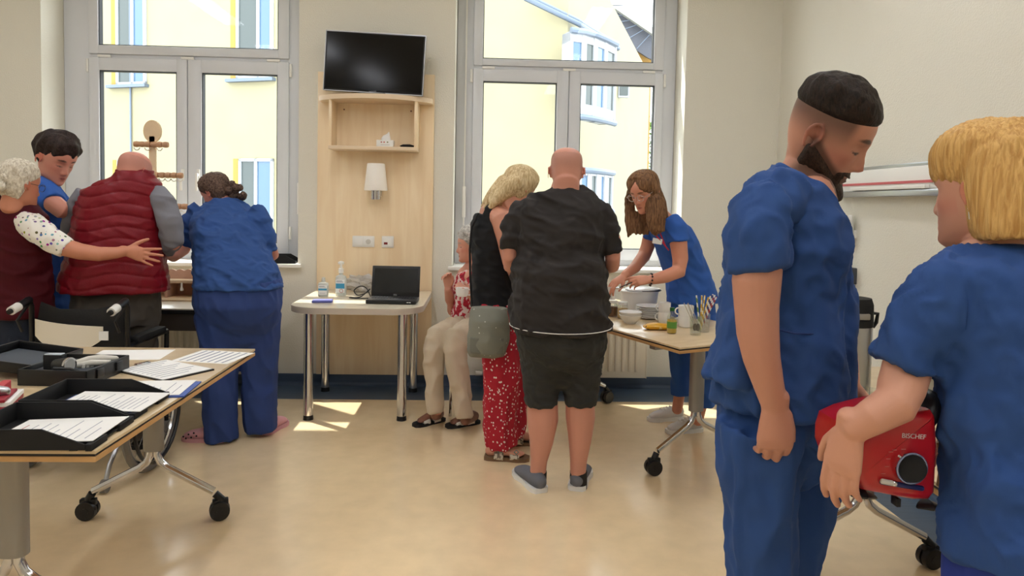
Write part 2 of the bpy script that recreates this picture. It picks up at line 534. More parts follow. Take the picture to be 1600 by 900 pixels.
t = thing('wall_lamp', 'wall lamp with white conical shade and chrome base on the wood panel', 'lamp', (-.805, 5.378, 1.43))
M_shade = mat('lamp_shade', (246, 240, 230), .6)
sh = MB().lathe([(.085, .066), (.0865, .07), (.065, .262), (.062, .266), (.0, .266)], (0, -.09, 0), 32)
sh.build('shade', M_shade, t)
MB().cyl((0, -.09, .0), (0, -.09, .075), .036, n=24).build('chrome_base', M_chrome, t)
MB().cyl((0, -.06, .05), (0, 0, .05), .018, n=16).build('arm', M_chrome, t)
MB().box((-.03, -.006, .02), (.03, 0, .08), .002).build('wall_plate', M_chrome, t)

t = thing('socket_plate', 'wide double white socket plate on the wood panel', 'socket', (-.907, 5.378, 1.11))
MB().box((-.083, -.009, -.042), (.083, 0, .042), .004).build('plate', M_white, t)
MB().box((-.072, -.014, -.032), (-.004, -.008, .032), .003).build('blank_cover', M_white, t)
o = MB().box((.004, -.014, -.032), (.072, -.008, .032), .003).build('socket', M_white, t)
MB().lathe([(.019, 0), (.019, .004), (.0, .004)], (0, 0, 0), 20).build('socket_well', mat('well_grey', (205, 200, 190)), o).matrix_local = Matrix.Translation((.038, -.013, 0)) @ Matrix.Rotation(PI/2, 4, 'X')
t = thing('call_switch', 'square white call switch with small red window', 'switch', (-.724, 5.378, 1.11))
MB().box((-.045, -.009, -.044), (.045, 0, .044), .004).build('plate', M_white, t)
MB().box((-.033, -.013, -.033), (.033, -.008, .033), .003).build('button', M_white, t)
MB().box((-.028, -.0145, -.02), (-.0, -.0125, -.002), .001).build('red_window', mat('dark_red', (110, 20, 22), .3), t)

# ------------------------------------------------------------------ desk under the TV and its things
t = thing('desk', 'small pale desk with rounded front corners and four steel legs', 'desk', (-.81, 4.95, 0))
def rrect(x0, x1, y0, y1, r, n=8):
    p = []
    for cx, cy, a in ((x0+r, y0+r, PI), (x1-r, y0+r, 1.5*PI)):
        p += [(cx+r*math.cos(a+PI/2*i/n), cy+r*math.sin(a+PI/2*i/n)) for i in range(n+1)]
    return p+[(x1, y1), (x0, y1)]
MB().prism(rrect(-.432, .425, -.505, .42, .2), .7375, .74).build('tabletop', M_desk, t)
MB().prism(rrect(-.434, .427, -.507, .42, .2), .70, .7385).build('edge_band', M_deskedge, t)
for x, y in ((-.30, -.41), (.30, -.41), (-.345, .28), (.305, .28)):
    l = MB().cyl((x, y, .03), (x, y, .70), .0305, n=24).build('leg', M_chrome, t)
    MB().cyl((x, y, 0), (x, y, .032), .033, .03, n=20).build('foot_cap', M_black, l)
M_gel = mat('clear_plastic_gel', (226, 230, 226), .12, trans=.35, ior=1.35)
M_lblue = mat('label_blue', (60, 150, 190), .5)
M_lwhite = mat('label_white', (238, 238, 236), .5)
def bottle(label, loc, w, d, h, pump, big):
    t = thing('sanitizer_bottle', label, 'bottle', loc)
    m = MB()
    pr = [((0, 0, .003), w*.92, d*.92), ((0, 0, .012), w, d), ((0, 0, h*.78), w, d), ((0, 0, h*.86), w*.86, d*.9), ((0, 0, h*.92), w*.36, d*.5), ((0, 0, h), w*.34, d*.45)]
    m.loft(pr, 24, 'flat', Vector((1, 0, 0)), .7).build('body', M_gel, t)
    MB().box((-w*.8, -d-.0012, h*.16), (w*.8, -d+.001, h*.72)).build('label_sheet', M_lwhite, t)
    MB().box((-w*.8, -d-.002, h*(.34 if big else .42)), (w*.8, -d-.0005, h*(.56 if big else .54))).build('blue_band', M_lblue, t)
    for k_, (x0_, x1_) in enumerate(((-.7, .35), (-.7, .6))): MB().box((w*x0_, -d-.002, h*(.655-.05*k_)), (w*x1_, -d-.001, h*(.68-.05*k_))).build('print_line', M_ink, t)
    if big: MB().torus((w*.2, -d-.0015, h*.24), .012, .0018, 'y', 18, 5).build('round_mark', mat('mark_red', (190, 110, 90)), t)
    else: MB().box((-w*.6, -d-.002, h*.24), (w*.5, -d-.001, h*.26)).build('print_line', M_ink, t)
    if pump:
        MB().lathe([(.018, h), (.018, h+.03), (.01, h+.034), (.008, h+.06), (.02, h+.062), (.022, h+.076), (.008, h+.084), (0, h+.084)], (0, 0, 0), 18).build('pump', M_white, t)
        MB().cyl((0, 0, h+.07), (0, -.03, h+.066), .006, n=10).build('nozzle', M_white, t)
    else:
        MB().cyl((0, 0, h-.002), (0, 0, h+.022), .0135, .012, 16).build('cap', mat('cap_grey', (196, 196, 190), .4), t)
bottle('short clear sanitizer bottle with grey cap on the desk', (-1.113, 4.96, .74), .036, .022, .115, False, False)
bottle('tall white sanitizer bottle with pump and blue label on the desk', (-1.003, 5.02, .74), .038, .026, .165, True, True)
t = thing('phone_pouch', 'flat blue pouch lying on the desk before the bottles', 'pouch', (-1.06, 4.70, .74), .1)
MB().box((-.066, -.04, 0), (.066, .04, .016), .006).build('pouch_body', mat('pouch_blue', (92, 96, 168), .6), t)
MB().box((-.06, -.034, .0155), (.06, .034, .0175), .001).build('lid', mat('pouch_lilac', (120, 124, 190), .4), t)
# laptop
t = thing('laptop', 'black open laptop computer on the desk', 'laptop', (-.6, 4.74, .74), -.02)
MB().box((-.165, -.10, .002), (.165, .11, .026), .004).build('base', M_black, t)
km = MB().box((-.0075, -.0055, 0), (.0075, .0055, .003), .0012).mesh('key')
M_key = mat('key_black', (30, 30, 33), .5)
for r in range(5):
    for c in range(15):
        o = obj('key', km, M_key, t); o.location = (-.14+c*.02, .095-r*.017-.01, .026)
MB().box((-.045, -.09, .0255), (.045, -.03, .0268), .001).build('touchpad', M_key, t)
LT = Matrix.Translation((0, .108, .022)) @ Matrix.Rotation(math.radians(-14), 4, 'X')
s = MB().box((-.165, -.004, 0), (.165, .006, .215), .003, LT).build('display_lid', M_black, t)
M_scr2 = mat('laptop_screen', (30, 34, 38), .1, var=(4, .3))
MB().box((-.148, -.0055, .03), (.148, -.0035, .196), 0, LT).build('screen', M_scr2, s)
text('logo', 'DELL', .011, LT @ frame_mat((0, -.0055, .014), (1, 0, 0), (0, 0, 1)), mat('logo_silver', (200, 200, 205)), s)
for x in (.105, .12): MB().box((x, -.102, .012), (x+.012, -.099, .016)).build('port', M_lwhite, t)
# plastic bag and cable behind laptop
t = thing('plastic_bag', 'crumpled clear plastic bag behind the laptop', 'bag', (-.87, 5.26, .74))
rnd = random.Random(4)
bm = bmesh.new(); bmesh.ops.create_icosphere(bm, subdivisions=4, radius=1)
for v in bm.verts:
    d = v.co.normalized(); k = 1+.28*math.sin(7*d.x+3*d.z)*math.sin(6*d.y+5*d.z)+.12*math.sin(19*d.x)*math.sin(17*d.z+11*d.y)
    v.co = Vector((d.x*.13*k-.02, d.y*.05*k, max(.002, .06+d.z*.06*k)))
me = bpy.data.meshes.new('bag'); bm.to_mesh(me); bm.free()
obj('bag_film', me, mat('bag_film', (214, 208, 200), .25, trans=.3), t)
def cable(label, pts, r, m=M_black, name='cable', cat='cable'):
    P = [Vector(p) for p in pts]
    out = []
    for i in range(len(P)-1):
        a, b, c, d = P[max(i-1, 0)], P[i], P[i+1], P[min(i+2, len(P)-1)]
        for k in range(6):
            s = k/6
            out.append(.5*((2*b)+(c-a)*s+(2*a-5*b+4*c-d)*s*s+(3*b-a-3*c+d)*s**3))
    out.append(P[-1])
    return tag(MB().tube(out, r, 8).build(name, m), label, cat)
cable('black looped charging cable left of the laptop', [(-.77, 4.9, .746), (-.82, 5.0, .80), (-.87, 5.03, .81), (-.91, 5.02, .78), (-.88, 5.0, .75), (-.82, 4.98, .77), (-.79, 4.96, .80), (-.85, 4.93, .748), (-.92, 4.9, .747), (-.86, 4.86, .747), (-.78, 4.85, .75)], .004)

# ------------------------------------------------------------------ conference tables on castors
def caster_parts(par, p, ang, tip):
    c, s = math.cos(ang), math.sin(ang)
    D = Vector((c, s, 0)); S = Vector((-s, c, 0)); P = Vector(p)
    m = MB()
    for sd in (-1, 1):
        m.loft([(P+S*sd*.005+Vector((0, 0, .043)), .043, .043), (P+S*sd*.028+Vector((0, 0, .043)), .041, .041)], 20, 'flat', D)
    m.loft([(P+S*-.03+Vector((0, 0, .043)), .014, .014), (P+S*.03+Vector((0, 0, .043)), .014, .014)], 12, 'flat', D)
    m.tube([P+Vector((0, 0, .05)), P+Vector((0, 0, .092))+D*.006, tip], .017, 12)
    m.box((-.03, -.014, .06), (.036, .014, .092), .004, Matrix.Translation(P) @ Matrix.Rotation(ang, 4, 'Z'))
    return m.build('caster', M_black, par)
def conf_table(label, loc, rz, w, l0, l1, cols, cast_ang, beam=True, zj=.31, edge=M_beech):
    t = thing('conference_table', label, 'table', loc, rz)
    h = w/2
    MB().box((-h, l0, .730), (h, l1, .74), .0015).build('tabletop', M_top, t)
    MB().box((-h+.003, l0+.003, .7225), (h-.003, l1-.003, .7305)).build('edge_strip', M_black, t)
    MB().box((-h, l0, .708), (h, l1, .723), .0015).build('lower_board', edge, t)
    MB().box((-.03, cols[0], .645), (.03, cols[-1], .705), .004).build('beam', M_alu, t)
    for c in cols:
        MB().box((-h+.06, c-.025, .672), (h-.06, c+.025, .708), .004).build('cross_rail', M_alu, t)
        l = MB().loft([((0, c, zj), .032, .042), ((0, c, .69), .032, .042)], 24, 'flat', Vector((0, 1, 0)), .8)
        l = l.build('leg', M_alu, t)
        for k, s in enumerate((-1, 1)):
            tip = Vector((s*.265, c, .115))
            MB().tube([(s*.014, c, zj+.03), (s*.014, c, zj-.02), (s*.03, c, zj-.055), (s*.06, c, zj-.08), (s*.26, c, .125)], .0165, 14).build('foot_tube', M_chrome, l)
            caster_parts(l, (s*.285, c, 0), cast_ang[k], tip)
    return t
conf_table('conference table with letter trays and papers', (-1.428, 0, 0), 0, .81, 1.89, 3.205, (2.18, 3.10), (.05, .4))
uv = math.atan2(.43, .903)
A = Vector((.96, 3.34, 0)); uu = Vector((.903, .43, 0)); vv = Vector((-.43, .903, 0))
def R2(u, v, z=.74): return A+uu*u+vv*v+Vector((0, 0, z))
conf_table('conference table laid with crockery and drinks', A+uu*.375, uv, .75, 0, 1.72, (.28, 1.5), (-.25, .2))
conf_table('conference table along the right wall carrying the vacuum jug', (1.52, 0, 0), 0, .74, 1.50, 2.98, (1.9, 2.68), (.2, .15))

# ------------------------------------------------------------------ things on the left conference table
ZT = .74
def letter_tray(label, loc, rz):
    t = thing('letter_tray', label, 'letter tray', loc, rz)
    L, Wd = .165, .128                       # half length (x), half width (y)
    M = MB()
    M.box((-L, -Wd, .006), (L, Wd, .010)).build('tray_floor', M_blackm, t)
    wall = [(-L, .006), (L-.01, .006), (L-.01, .02), (L-.12, .062), (-L, .062)]
    for s in (-1, 1):
        yy = s*Wd
        MB().prism(wall, -.0025, .0025, Matrix(((1, 0, 0, 0), (0, 0, 1, yy), (0, 1, 0, 0), (0, 0, 0, 1)))).build('side_wall', M_blackm, t)
    MB().box((-L-.002, -Wd, .006), (-L+.003, Wd, .062), .001).build('back_wall', M_blackm, t)
    MB().box((L-.012, -Wd, .0), (L+.006, -Wd+.09, .02), .003).build('front_lip', M_blackm, t)
    MB().box((L-.012, Wd-.09, .0), (L+.006, Wd, .02), .003).build('front_lip', M_blackm, t)
    for x in (-.14, .12):
        for y in (-.11, .11): MB().box((x-.01, y-.01, 0), (x+.01, y+.01, .007)).build('foot', M_blackm, t)
    return t
def sheet(label, loc, rz, w=.297, d=.21, lines=0, thick=.0012, col=None, tilt=0., red=False, name='paper_sheet', dense=False):
    t = thing(name, label, 'paper', loc, rz)
    if tilt: t.rotation_euler = (0, tilt, rz)
    MB().box((-w/2, -d/2, 0), (w/2, d/2, thick)).build('sheet', col or M_paper, t)
    r = random.Random(int(loc[0]*1000))
    for i in range(lines):
        x = -w/2+.03+(w-.06)*i/max(1, lines-1)
        if dense:
            MB().box((x-.004, -d/2+.012, thick), (x+.004, d/2-.012, thick+.0004)).build('text_line', M_ink, t)
        else:
            MB().box((x-.0012, -d/2+.02, thick), (x+.0012, d/2-.02-.09*r.random(), thick+.0004)).build('text_line', M_inkred if (red and i == 0) else M_ink, t)
    return t
letter_tray('black letter tray nearest the table corner', (-1.205, 2.0, ZT), .05)
sheet('printed sheet lying in the letter tray nearest the corner', (-1.18, 2.0, ZT+.018), .05, .28, .215, 9, .002, tilt=-.03, red=True)
letter_tray('black letter tray in second place from the table corner', (-1.222, 2.275, ZT), .03)
sheet('printed sheet lying in the letter tray in second place', (-1.18, 2.275, ZT+.022), .0, .28, .21, 14, .002, tilt=.01)
sheet('blue folder under the sheet in the second letter tray', (-1.205, 2.275, ZT+.0105), .03, .28, .21, 0, .004, col=mat('folder_blue', (40, 66, 140), .4), name='folder')
sheet('loose document at the table edge beyond the trays', (-1.17, 2.5, ZT+.006), .1, .27, .2, 8, .001)
sheet('blue folder under the document at the table edge', (-1.15, 2.49, ZT), .1, .27, .2, 0, .005, col=mat('folder_blue2', (48, 80, 160), .4), name='folder')
sheet('pale sheet at the far edge of the table', (-1.50, 3.05, ZT), .1, .30, .2, 0, .001)
sheet('densely printed schedule at the far corner of the table', (-1.14, 3.03, ZT), -.2, .25, .22, 7, .001, dense=True)
t = sheet('clipboard with a printed list in the middle of the table', (-1.235, 2.775, ZT), -.55, .3, .22, 0, .006, col=M_black, name='clipboard')
MB().box((-.142, -.105, .006), (.142, .105, .0075)).build('printed_list', M_paper, t)
for i in range(9): MB().box((-.12+i*.028, -.09, .0075), (-.115+i*.028, .09-.03*(i % 3), .0079)).build('text_line', M_ink, t)
MB().box((-.15, -.03, .0075), (-.13, .03, .014), .002).build('clip', M_chrome, t)
# instrument case
t = thing('instrument_case', 'open black instrument case holding measuring devices', 'case', (-1.51, 2.665, ZT), -.06)
MB().box((-.125, -.135, 0), (.125, .135, .006), .002).build('case_floor', M_black, t)
for lo, hi in (((-.125, -.135, 0), (.125, -.127, .058)), ((-.125, .127, 0), (.125, .135, .058)), ((-.125, -.135, 0), (-.117, .135, .058)), ((.117, -.135, 0), (.125, .135, .058))):
    MB().box(lo, hi, .003).build('case_wall', M_black, t)
MB().box((-.116, -.126, .03), (.116, .126, .04), .002).build('foam_insert', mat('foam_grey', (62, 66, 74), .9), t)
for y in (-.06, .06): MB().box((.124, y-.02, .018), (.132, y+.02, .05), .002).build('latch', M_black, t)
MB().tube([(.09, -.12, .052), (.06, -.125, .062), (.0, -.125, .062)], .005, 8).build('carry_handle', M_black, t)
M_dev = mat('device_grey', (206, 202, 192), .4)
LM = Matrix.Translation((-.128, .10, .016)) @ Matrix.Rotation(math.radians(6), 4, 'Y')
lid = MB()
lid.box((-.27, -.16, 0), (0, .14, .006), .002, LM)
l = lid.build('lid', M_black, t)
for lo, hi in (((-.27, -.16, 0), (0, -.152, .04)), ((-.27, .132, 0), (0, .14, .04)), ((-.27, -.16, 0), (-.262, .14, .04)), ((-.008, -.16, 0), (0, .14, .04))): MB().box(lo, hi, .002, LM).build('lid_rim', M_black, l)
MB().box((-.255, -.14, .006), (-.02, .12, .012), .002, LM).build('lid_lining', mat('lining_grey', (70, 76, 84), .7), l)
def dev(name, label, fn, cat='device'):
    o = thing(name, label, cat, (-1.51, 2.665, ZT+.04), -.06); fn(o); return o
def d1(o):
    MB().loft([((-.03, -.07, .022), .02, .02), ((.005, -.08, .024), .026, .026), ((.028, -.085, .026), .027, .027)], 20, 'flat').build('gauge_body', M_black, o)
    MB().loft([((.026, -.084, .026), .028, .028), ((.034, -.086, .026), .028, .028)], 22, 'flat').build('gauge_rim', M_chrome, o)
    MB().loft([((.030, -.086, .026), .023, .023), ((.035, -.087, .026), .023, .023)], 22, 'flat').build('dial_face', mat('dial_grey', (170, 170, 166), .3), o)
    MB().box((-.085, -.06, .0), (-.015, -.03, .055), .004).build('display_box', M_blackm, o)
    MB().box((-.08, -.058, .054), (-.02, -.032, .058), .001).build('display', mat('display_pale', (206, 216, 226), .2), o)
dev('pressure_gauge', 'round gauge with chrome rim in the instrument case', d1)
def d2(o):
    MB().loft([((.0, .0, .012), .012, .012), ((.03, .03, .02), .014, .014), ((.06, .055, .022), .013, .013), ((.1, .085, .014), .01, .01)], 14).build('grip', M_dev, o)
    MB().loft([((.02, -.02, .01), .01, .008), ((.06, .0, .016), .011, .011), ((.1, .03, .012), .009, .009)], 14).build('lever', M_dev, o)
dev('hand_dynamometer', 'pale grey grip device lying in the instrument case', d2)
pm = MB().cyl((0, 0, 0), (0, 0, .014), .006, n=10).mesh('peg')
o = thing('peg_row', 'row of small pale pegs set in the instrument case', 'pegs', (-1.51, 2.665, ZT+.04), -.06)
for i in range(7):
    q = obj('peg', pm, M_dev, o); q.location = (.04+.009*i, -.02+.012*i, 0)
for i in range(5):
    q = obj('peg', pm, M_dev, o); q.location = (.045+.012*i, .105, 0)
t = thing('booklet_bundle', 'red booklet bundle with a silver clasp on the table', 'book', (-1.60, 2.27, ZT), .35)
M_red = mat('book_red', (150, 26, 44), .5)
MB().box((-.12, -.09, 0), (.11, .09, .016), .003).build('red_cover', M_red, t)
MB().box((-.115, -.085, .016), (.112, .085, .03), .002).build('page_block', M_paper, t)
MB().box((-.12, -.09, .03), (.1, .06, .04), .003).build('red_folder', M_red, t)
MB().loft([((-.1, -.02, .052), .02, .014), ((.04, -.02, .055), .024, .017), ((.09, -.025, .05), .015, .012)], 18).build('silver_clasp', M_metal, t)
MB().box((.05, -.092, .0), (.075, .092, .062), .003).build('strap', mat('strap_red', (190, 60, 70), .5), t)
# ------------------------------------------------------------------ things on the catering table
def bowl(label, p, r, h, fill=False):
    t = thing('bowl', label, 'bowl', p, 0, 'white bowls')
    MB().lathe([(r*.45, 0), (r*.5, .006), (r*.85, h*.6), (r, h), (r*.97, h+.002), (r*.8, h*.6), (r*.42, .012), (0, .01)], (0, 0, 0), 32).build('bowl_wall', M_porc, t)
    return t
b0 = Vector((.86, 4.02, ZT))
bowl('lower white bowl of the nested pair at the table edge', b0, .067, .05)
bowl('upper white bowl of the nested pair at the table edge', b0+Vector((0, 0, .018)), .068, .05)
pp = MB().lathe([(.05, 0), (.055, .003), (.078, .012), (.082, .015), (.08, .017), (.054, .008), (0, .007)], (0, 0, 0), 32).mesh('plate')
pb = Vector((1.015, 4.21, ZT))
names = ['lowest', 'second lowest', 'third lowest', 'middle', 'third from top', 'second from top', 'topmost']
for i in range(7):
    o = obj('plate', pp, M_porc); o.location = pb+Vector((0, 0, i*.0105))
    tag(o, names[i]+' white plate of the plate stack', 'plate', 'stacked plates')
def cup(label, p, ang, name='mug', r=.036, h=.065, grp='stacked white mugs'):
    t = thing(name, label, 'mug', p, ang, grp)
    MB().lathe([(r*.75, 0), (r*.9, .006), (r, h*.5), (r*1.02, h), (r*.96, h), (r*.93, h*.5), (r*.7, .008), (0, .006)], (0, 0, 0), 26).build('cup_wall', M_porc, t)
    MB().torus((r*1.0, 0, h*.5), .018, .004, 'y', 18, 8, -PI/2, PI/2).build('cup_handle', M_porc, t)
    return t
c1 = Vector((1.065, 4.05, ZT)); c2 = Vector((1.155, 3.92, ZT))
cup('lower white mug in the stack behind the juice bottle', c1, 2.6)
cup('upper white mug in the stack behind the juice bottle', c1+Vector((0, 0, .056)), 2.4)
cup('lower white mug in the stack behind the spoon glass', c2, 2.9, r=.043)
cup('upper white mug in the stack behind the spoon glass', c2+Vector((0, 0, .058)), 3.1, r=.043)
t = thing('snack_pack', 'yellow and brown snack package lying on the table edge', 'package', (.965, 3.82, ZT), -.05)
M_yel = ramp_mat('snack_print', [(0, (70, 38, 16)), (.36, (218, 160, 34)), (.66, (240, 216, 160))], 14, 'NOISE', .35)
MB().loft([((-.07, 0, .016), .005, .03), ((-.055, 0, .018), .016, .038), ((.0, 0, .02), .02, .042), ((.055, 0, .018), .016, .038), ((.07, 0, .016), .005, .03)], 18).build('wrapper', M_yel, t)
t = thing('juice_bottle', 'small clear juice bottle with green cap and green label', 'bottle', (1.02, 3.715, ZT))
M_pet = glass_mat('bottle_plastic', (.93, .96, .92), .09)
MB().lathe([(.022, 0), (.026, .006), (.026, .085), (.022, .10), (.011, .118), (.011, .128)], (0, 0, 0), 22).build('bottle_wall', M_pet, t)
MB().lathe([(.021, .003), (.0245, .008), (.0245, .075), (0, .075)], (0, 0, 0), 22).build('juice', mat('juice_yellow', (206, 170, 70), .3), t)
MB().lathe([(.0265, .03), (.0265, .065)], (0, 0, 0), 22).build('label_sheet', mat('label_green', (98, 150, 60), .5), t)
MB().cyl((0, 0, .122), (0, 0, .14), .013, n=16).build('cap', mat('cap_green', (24, 96, 40), .4), t)
def tumbler(label, p, r, h, grp=None, name='drinking_glass'):
    t = thing(name, label, 'glass', p, 0, grp)
    MB().lathe([(r*.85, 0), (r*.88, .008), (r, h), (r*.95, h), (r*.82, .012), (0, .01)], (0, 0, 0), 22).build('glass_wall', M_tumb, t)
    return t
M_tumb = glass_mat('tumbler_glass', (.95, .97, .96), .12)
g1 = Vector((1.14, 3.685, ZT))
tumbler('clear glass holding long handled spoons at the table end', g1, .033, .10)
for i, (dx, dy, lean, z) in enumerate(((-.012, .0, -.055, .17), (-.006, .008, -.04, .165), (.004, .0, -.03, .16), (.0, -.008, -.048, .172))):
    t = thing('long_spoon', ('leftmost', 'second', 'third', 'rightmost')[i]+' metal spoon leaning in the clear glass', 'spoon', g1)
    a, b = Vector((dx+.018, dy, .02)), Vector((dx+lean, dy, z))
    MB().tube([a+(b-a)*.2, b], .0018, 8).build('spoon_stem', M_chrome, t)
    MB().ell(a+(b-a)*.14, (.009, .004, .02), 12, 8).build('spoon_bowl', M_black, t)
g2 = Vector((1.215, 3.78, ZT))
tumbler('clear glass full of paper straws at the table end', g2, .034, .10)
def stripes(c1_, c2_, sc):
    m = mat('straw_stripes', c1_, .6); nt = m.node_tree; N, L = nt.nodes, nt.links
    tc = N.new('ShaderNodeTexCoord'); w = N.new('ShaderNodeTexWave'); w.wave_type = 'BANDS'; w.bands_direction = 'DIAGONAL'; w.inputs['Scale'].default_value = sc
    cr = N.new('ShaderNodeValToRGB'); cr.color_ramp.interpolation = 'CONSTANT'
    cr.color_ramp.elements[0].color = (*lin(c1_), 1); cr.color_ramp.elements[1].position = .5; cr.color_ramp.elements[1].color = (*lin(c2_), 1)
    L.new(tc.outputs['Object'], w.inputs[0]); L.new(w.outputs[0], cr.inputs[0]); L.new(cr.outputs[0], N['Principled BSDF'].inputs['Base Color'])
    return m
S_g = stripes((238, 238, 230), (120, 150, 70), 14); S_y = stripes((236, 226, 190), (214, 170, 50), 14)
S_b = stripes((238, 236, 232), (60, 64, 120), 14); S_r = stripes((238, 236, 232), (170, 60, 60), 14)
sp = [('green checked', S_g, -.05, .2), ('yellow', S_y, -.018, .2), ('yellow slim', S_y, .0, .2), ('pale yellow', S_y, .022, .19), ('blue striped', S_b, .036, .2), ('navy striped', S_b, .05, .205), ('red striped', S_r, .062, .2), ('dark red striped', S_r, .074, .19)]
for i, (nm, mt, lean, z) in enumerate(sp):
    a = Vector((-.02+lean*.1, -.012+.004*i, .012)); b = Vector((lean, -.01+.005*i, z))
    o = MB().tube([a, b], .0042, 10).build('paper_straw', mt); o.location = g2
    tag(o, nm+' paper straw standing in the straw glass', 'straw', 'paper straws')
t = thing('white_tub', 'large white oval tub with a lid behind the plates', 'tub', (1.0, 4.43, ZT), .25)
t.scale = (.9, .9, .8)
tb = MB()
tb.loft([((0, 0, .0), .115, .09), ((0, 0, .1), .135, .105), ((0, 0, .175), .142, .11)], 32, 'flat', Vector((1, 0, 0))).build('tub_wall', M_porc, t)
MB().loft([((0, 0, .173), .15, .118), ((0, 0, .181), .15, .118)], 32, 'flat', Vector((1, 0, 0))).build('rim', M_porc, t)
MB().loft([((.02, -.01, .184), .128, .094), ((.02, -.01, .196), .13, .096), ((.02, -.01, .204), .11, .08)], 32, 'flat', Vector((1, 0, 0))).build('lid', M_porc, t)
MB().loft([((.03, -.016, .180), .126, .092), ((.03, -.016, .187), .126, .092)], 32, 'flat', Vector((1, 0, 0))).build('lid_gasket', M_black, t)
for i, (u, v) in enumerate(((.80, 4.27), (.85, 4.20))):
    t = thing('storage_jar', ('storage jar with brown contents', 'storage jar with pale contents')[i]+' behind the bowls', 'jar', (u, v, ZT))
    MB().lathe([(.03, 0), (.033, .005), (.033, .075), (.026, .085)], (0, 0, 0), 20).build('glass_wall', M_tumb, t)
    MB().lathe([(.029, .003), (.031, .008), (.031, .06), (0, .062)], (0, 0, 0), 20).build('contents', mat('contents%d' % i, ((110, 70, 44), (214, 180, 130))[i], .8, bump=(90, .8)), t)
    MB().cyl((0, 0, .084), (0, 0, .10), .03, n=20).build('lid', M_porc, t)
for i, (u, v) in enumerate(((.79, 4.42), (.845, 4.33), (.78, 4.52))): tumbler(('left', 'front', 'rear')[i]+' small clear glass between jars and white tub', (u, v, ZT), .024, .085, 'small glasses behind the bowls')
# ------------------------------------------------------------------ vacuum jugs and glasses on the table by the right wall
def jug(label, p, r, h):
    t = thing('vacuum_jug', label, 'vacuum jug', p)
    MB().lathe([(r*.97, 0), (r, .01), (r, h*.72), (r*.97, h*.725), (0, h*.725)], (0, 0, 0), 32).build('steel_body', M_metal, t)
    MB().lathe([(r*1.02, h*.72), (r*1.03, h*.74), (r*1.0, h*.93), (r*.9, h*.99), (r*.5, h), (0, h)], (0, 0, 0), 32).build('pump_head', M_blackm, t)
    MB().box((-.03, -r*1.06, h*.80), (.03, -r*.9, h*.86), .004).build('badge', M_alu, t)
    MB().tube([(r*.98, 0, h*.84), (r*1.35, 0, h*.835), (r*1.3, 0, h*.75), (r*1.12, 0, h*.70)], .007, 10).build('bail_handle', M_black, t)
    return t
jug('tall steel vacuum jug with black pump head', (1.33, 2.47, ZT), .072, .37)
jug('second steel vacuum jug partly hidden by the sleeve', (1.60, 2.40, ZT), .075, .385)
for i, (x, y) in enumerate(((1.30, 2.27), (1.42, 2.36), (1.395, 2.21))):
    tumbler(('clear tumbler nearest the bearded man', 'clear tumbler against the steel jug', 'clear tumbler in front on the side table')[i], (x, y, ZT), .034, .085, 'tumblers on the side table')
cable('black cord lying along the right wall table', [(1.40, 1.62, .745), (1.5, 1.7, .746), (1.62, 1.85, .746), (1.7, 2.05, .746), (1.8, 2.15, .746)], .005)
# ------------------------------------------------------------------ right wall fittings
t = thing('rail_panel', 'white medical supply rail with a red stripe on the right wall', 'wall rail', (XR, 3.83, 1.50))
MB().box((-.05, -.64, .03), (0, .50, .155), .01).build('rail_body', M_white, t)
MB().box((-.056, -.64, .066), (-.049, .50, .08), .001).build('red_stripe', mat('stripe_red', (196, 92, 96), .5), t)
MB().box((-.07, -.66, .0), (0, .56, .034), .008).build('lower_ledge', M_metal, t)
MB().box((-.078, -.40, .036), (-.05, .32, .056), .004).build('lamp_strip', M_white, t)
MB().box((-.03, -.60, .155), (0, .45, .175), .004).build('top_cap', M_metal, t)
t = thing('handset', 'pale oval call handset hanging on the right wall', 'handset', (XR, 4.22, 1.27))
MB().loft([((-.03, 0, .11), .012, .022), ((-.035, 0, .07), .022, .036), ((-.035, 0, 0), .024, .038), ((-.03, 0, -.06), .016, .026)], 18, 'round').build('handset_shell', mat('handset_grey', (206, 204, 196), .4), t)
MB().tube([(-.03, 0, -.06), (-.03, .0, -.2), (-.02, .03, -.3)], .004, 8).build('cord', M_white, t)
MB().box((-.03, -.03, -.02), (0, .03, .03), .003).build('holder', M_white, t)
t = thing('wall_box', 'small dark grey switch box on the right wall', 'switch', (XR, 4.2, 1.02))
MB().box((-.06, -.035, -.05), (0, .035, .05), .006).build('box_body', mat('box_grey', (70, 72, 76), .5), t)
MB().cyl((-.075, 0, .02), (-.06, 0, .02), .012, n=14).build('knob', M_black, t)
t = thing('cable_duct', 'white cable duct low along the right wall', 'cable duct', (XR, 3.0, .10))
MB().box((-.03, -1.6, 0), (0, 1.6, .035), .004).build('duct', M_white, t)
MB().box((-.034, -1.6, .004), (-.029, 1.6, .031), .001).build('duct_lid', M_white, t)

# ------------------------------------------------------------------ black tray on the window sill
t = thing('sill_tray', 'black flat letter tray lying on the left window sill', 'tray', (-1.565, 5.50, .93), .1)
MB().box((-.13, -.11, 0), (.13, .11, .006), .002).build('tray_floor', M_blackm, t)
for s in (-1, 1):
    MB().prism([(-.13, .004), (.13, .004), (.13, .02), (.06, .06), (-.13, .06)], -.002, .002, Matrix(((1, 0, 0, 0), (0, 0, 1, s*.11), (0, 1, 0, 0), (0, 0, 0, 1)))).build('side_wall', M_blackm, t)
MB().box((-.132, -.11, .004), (-.127, .11, .06)).build('back_wall', M_blackm, t)

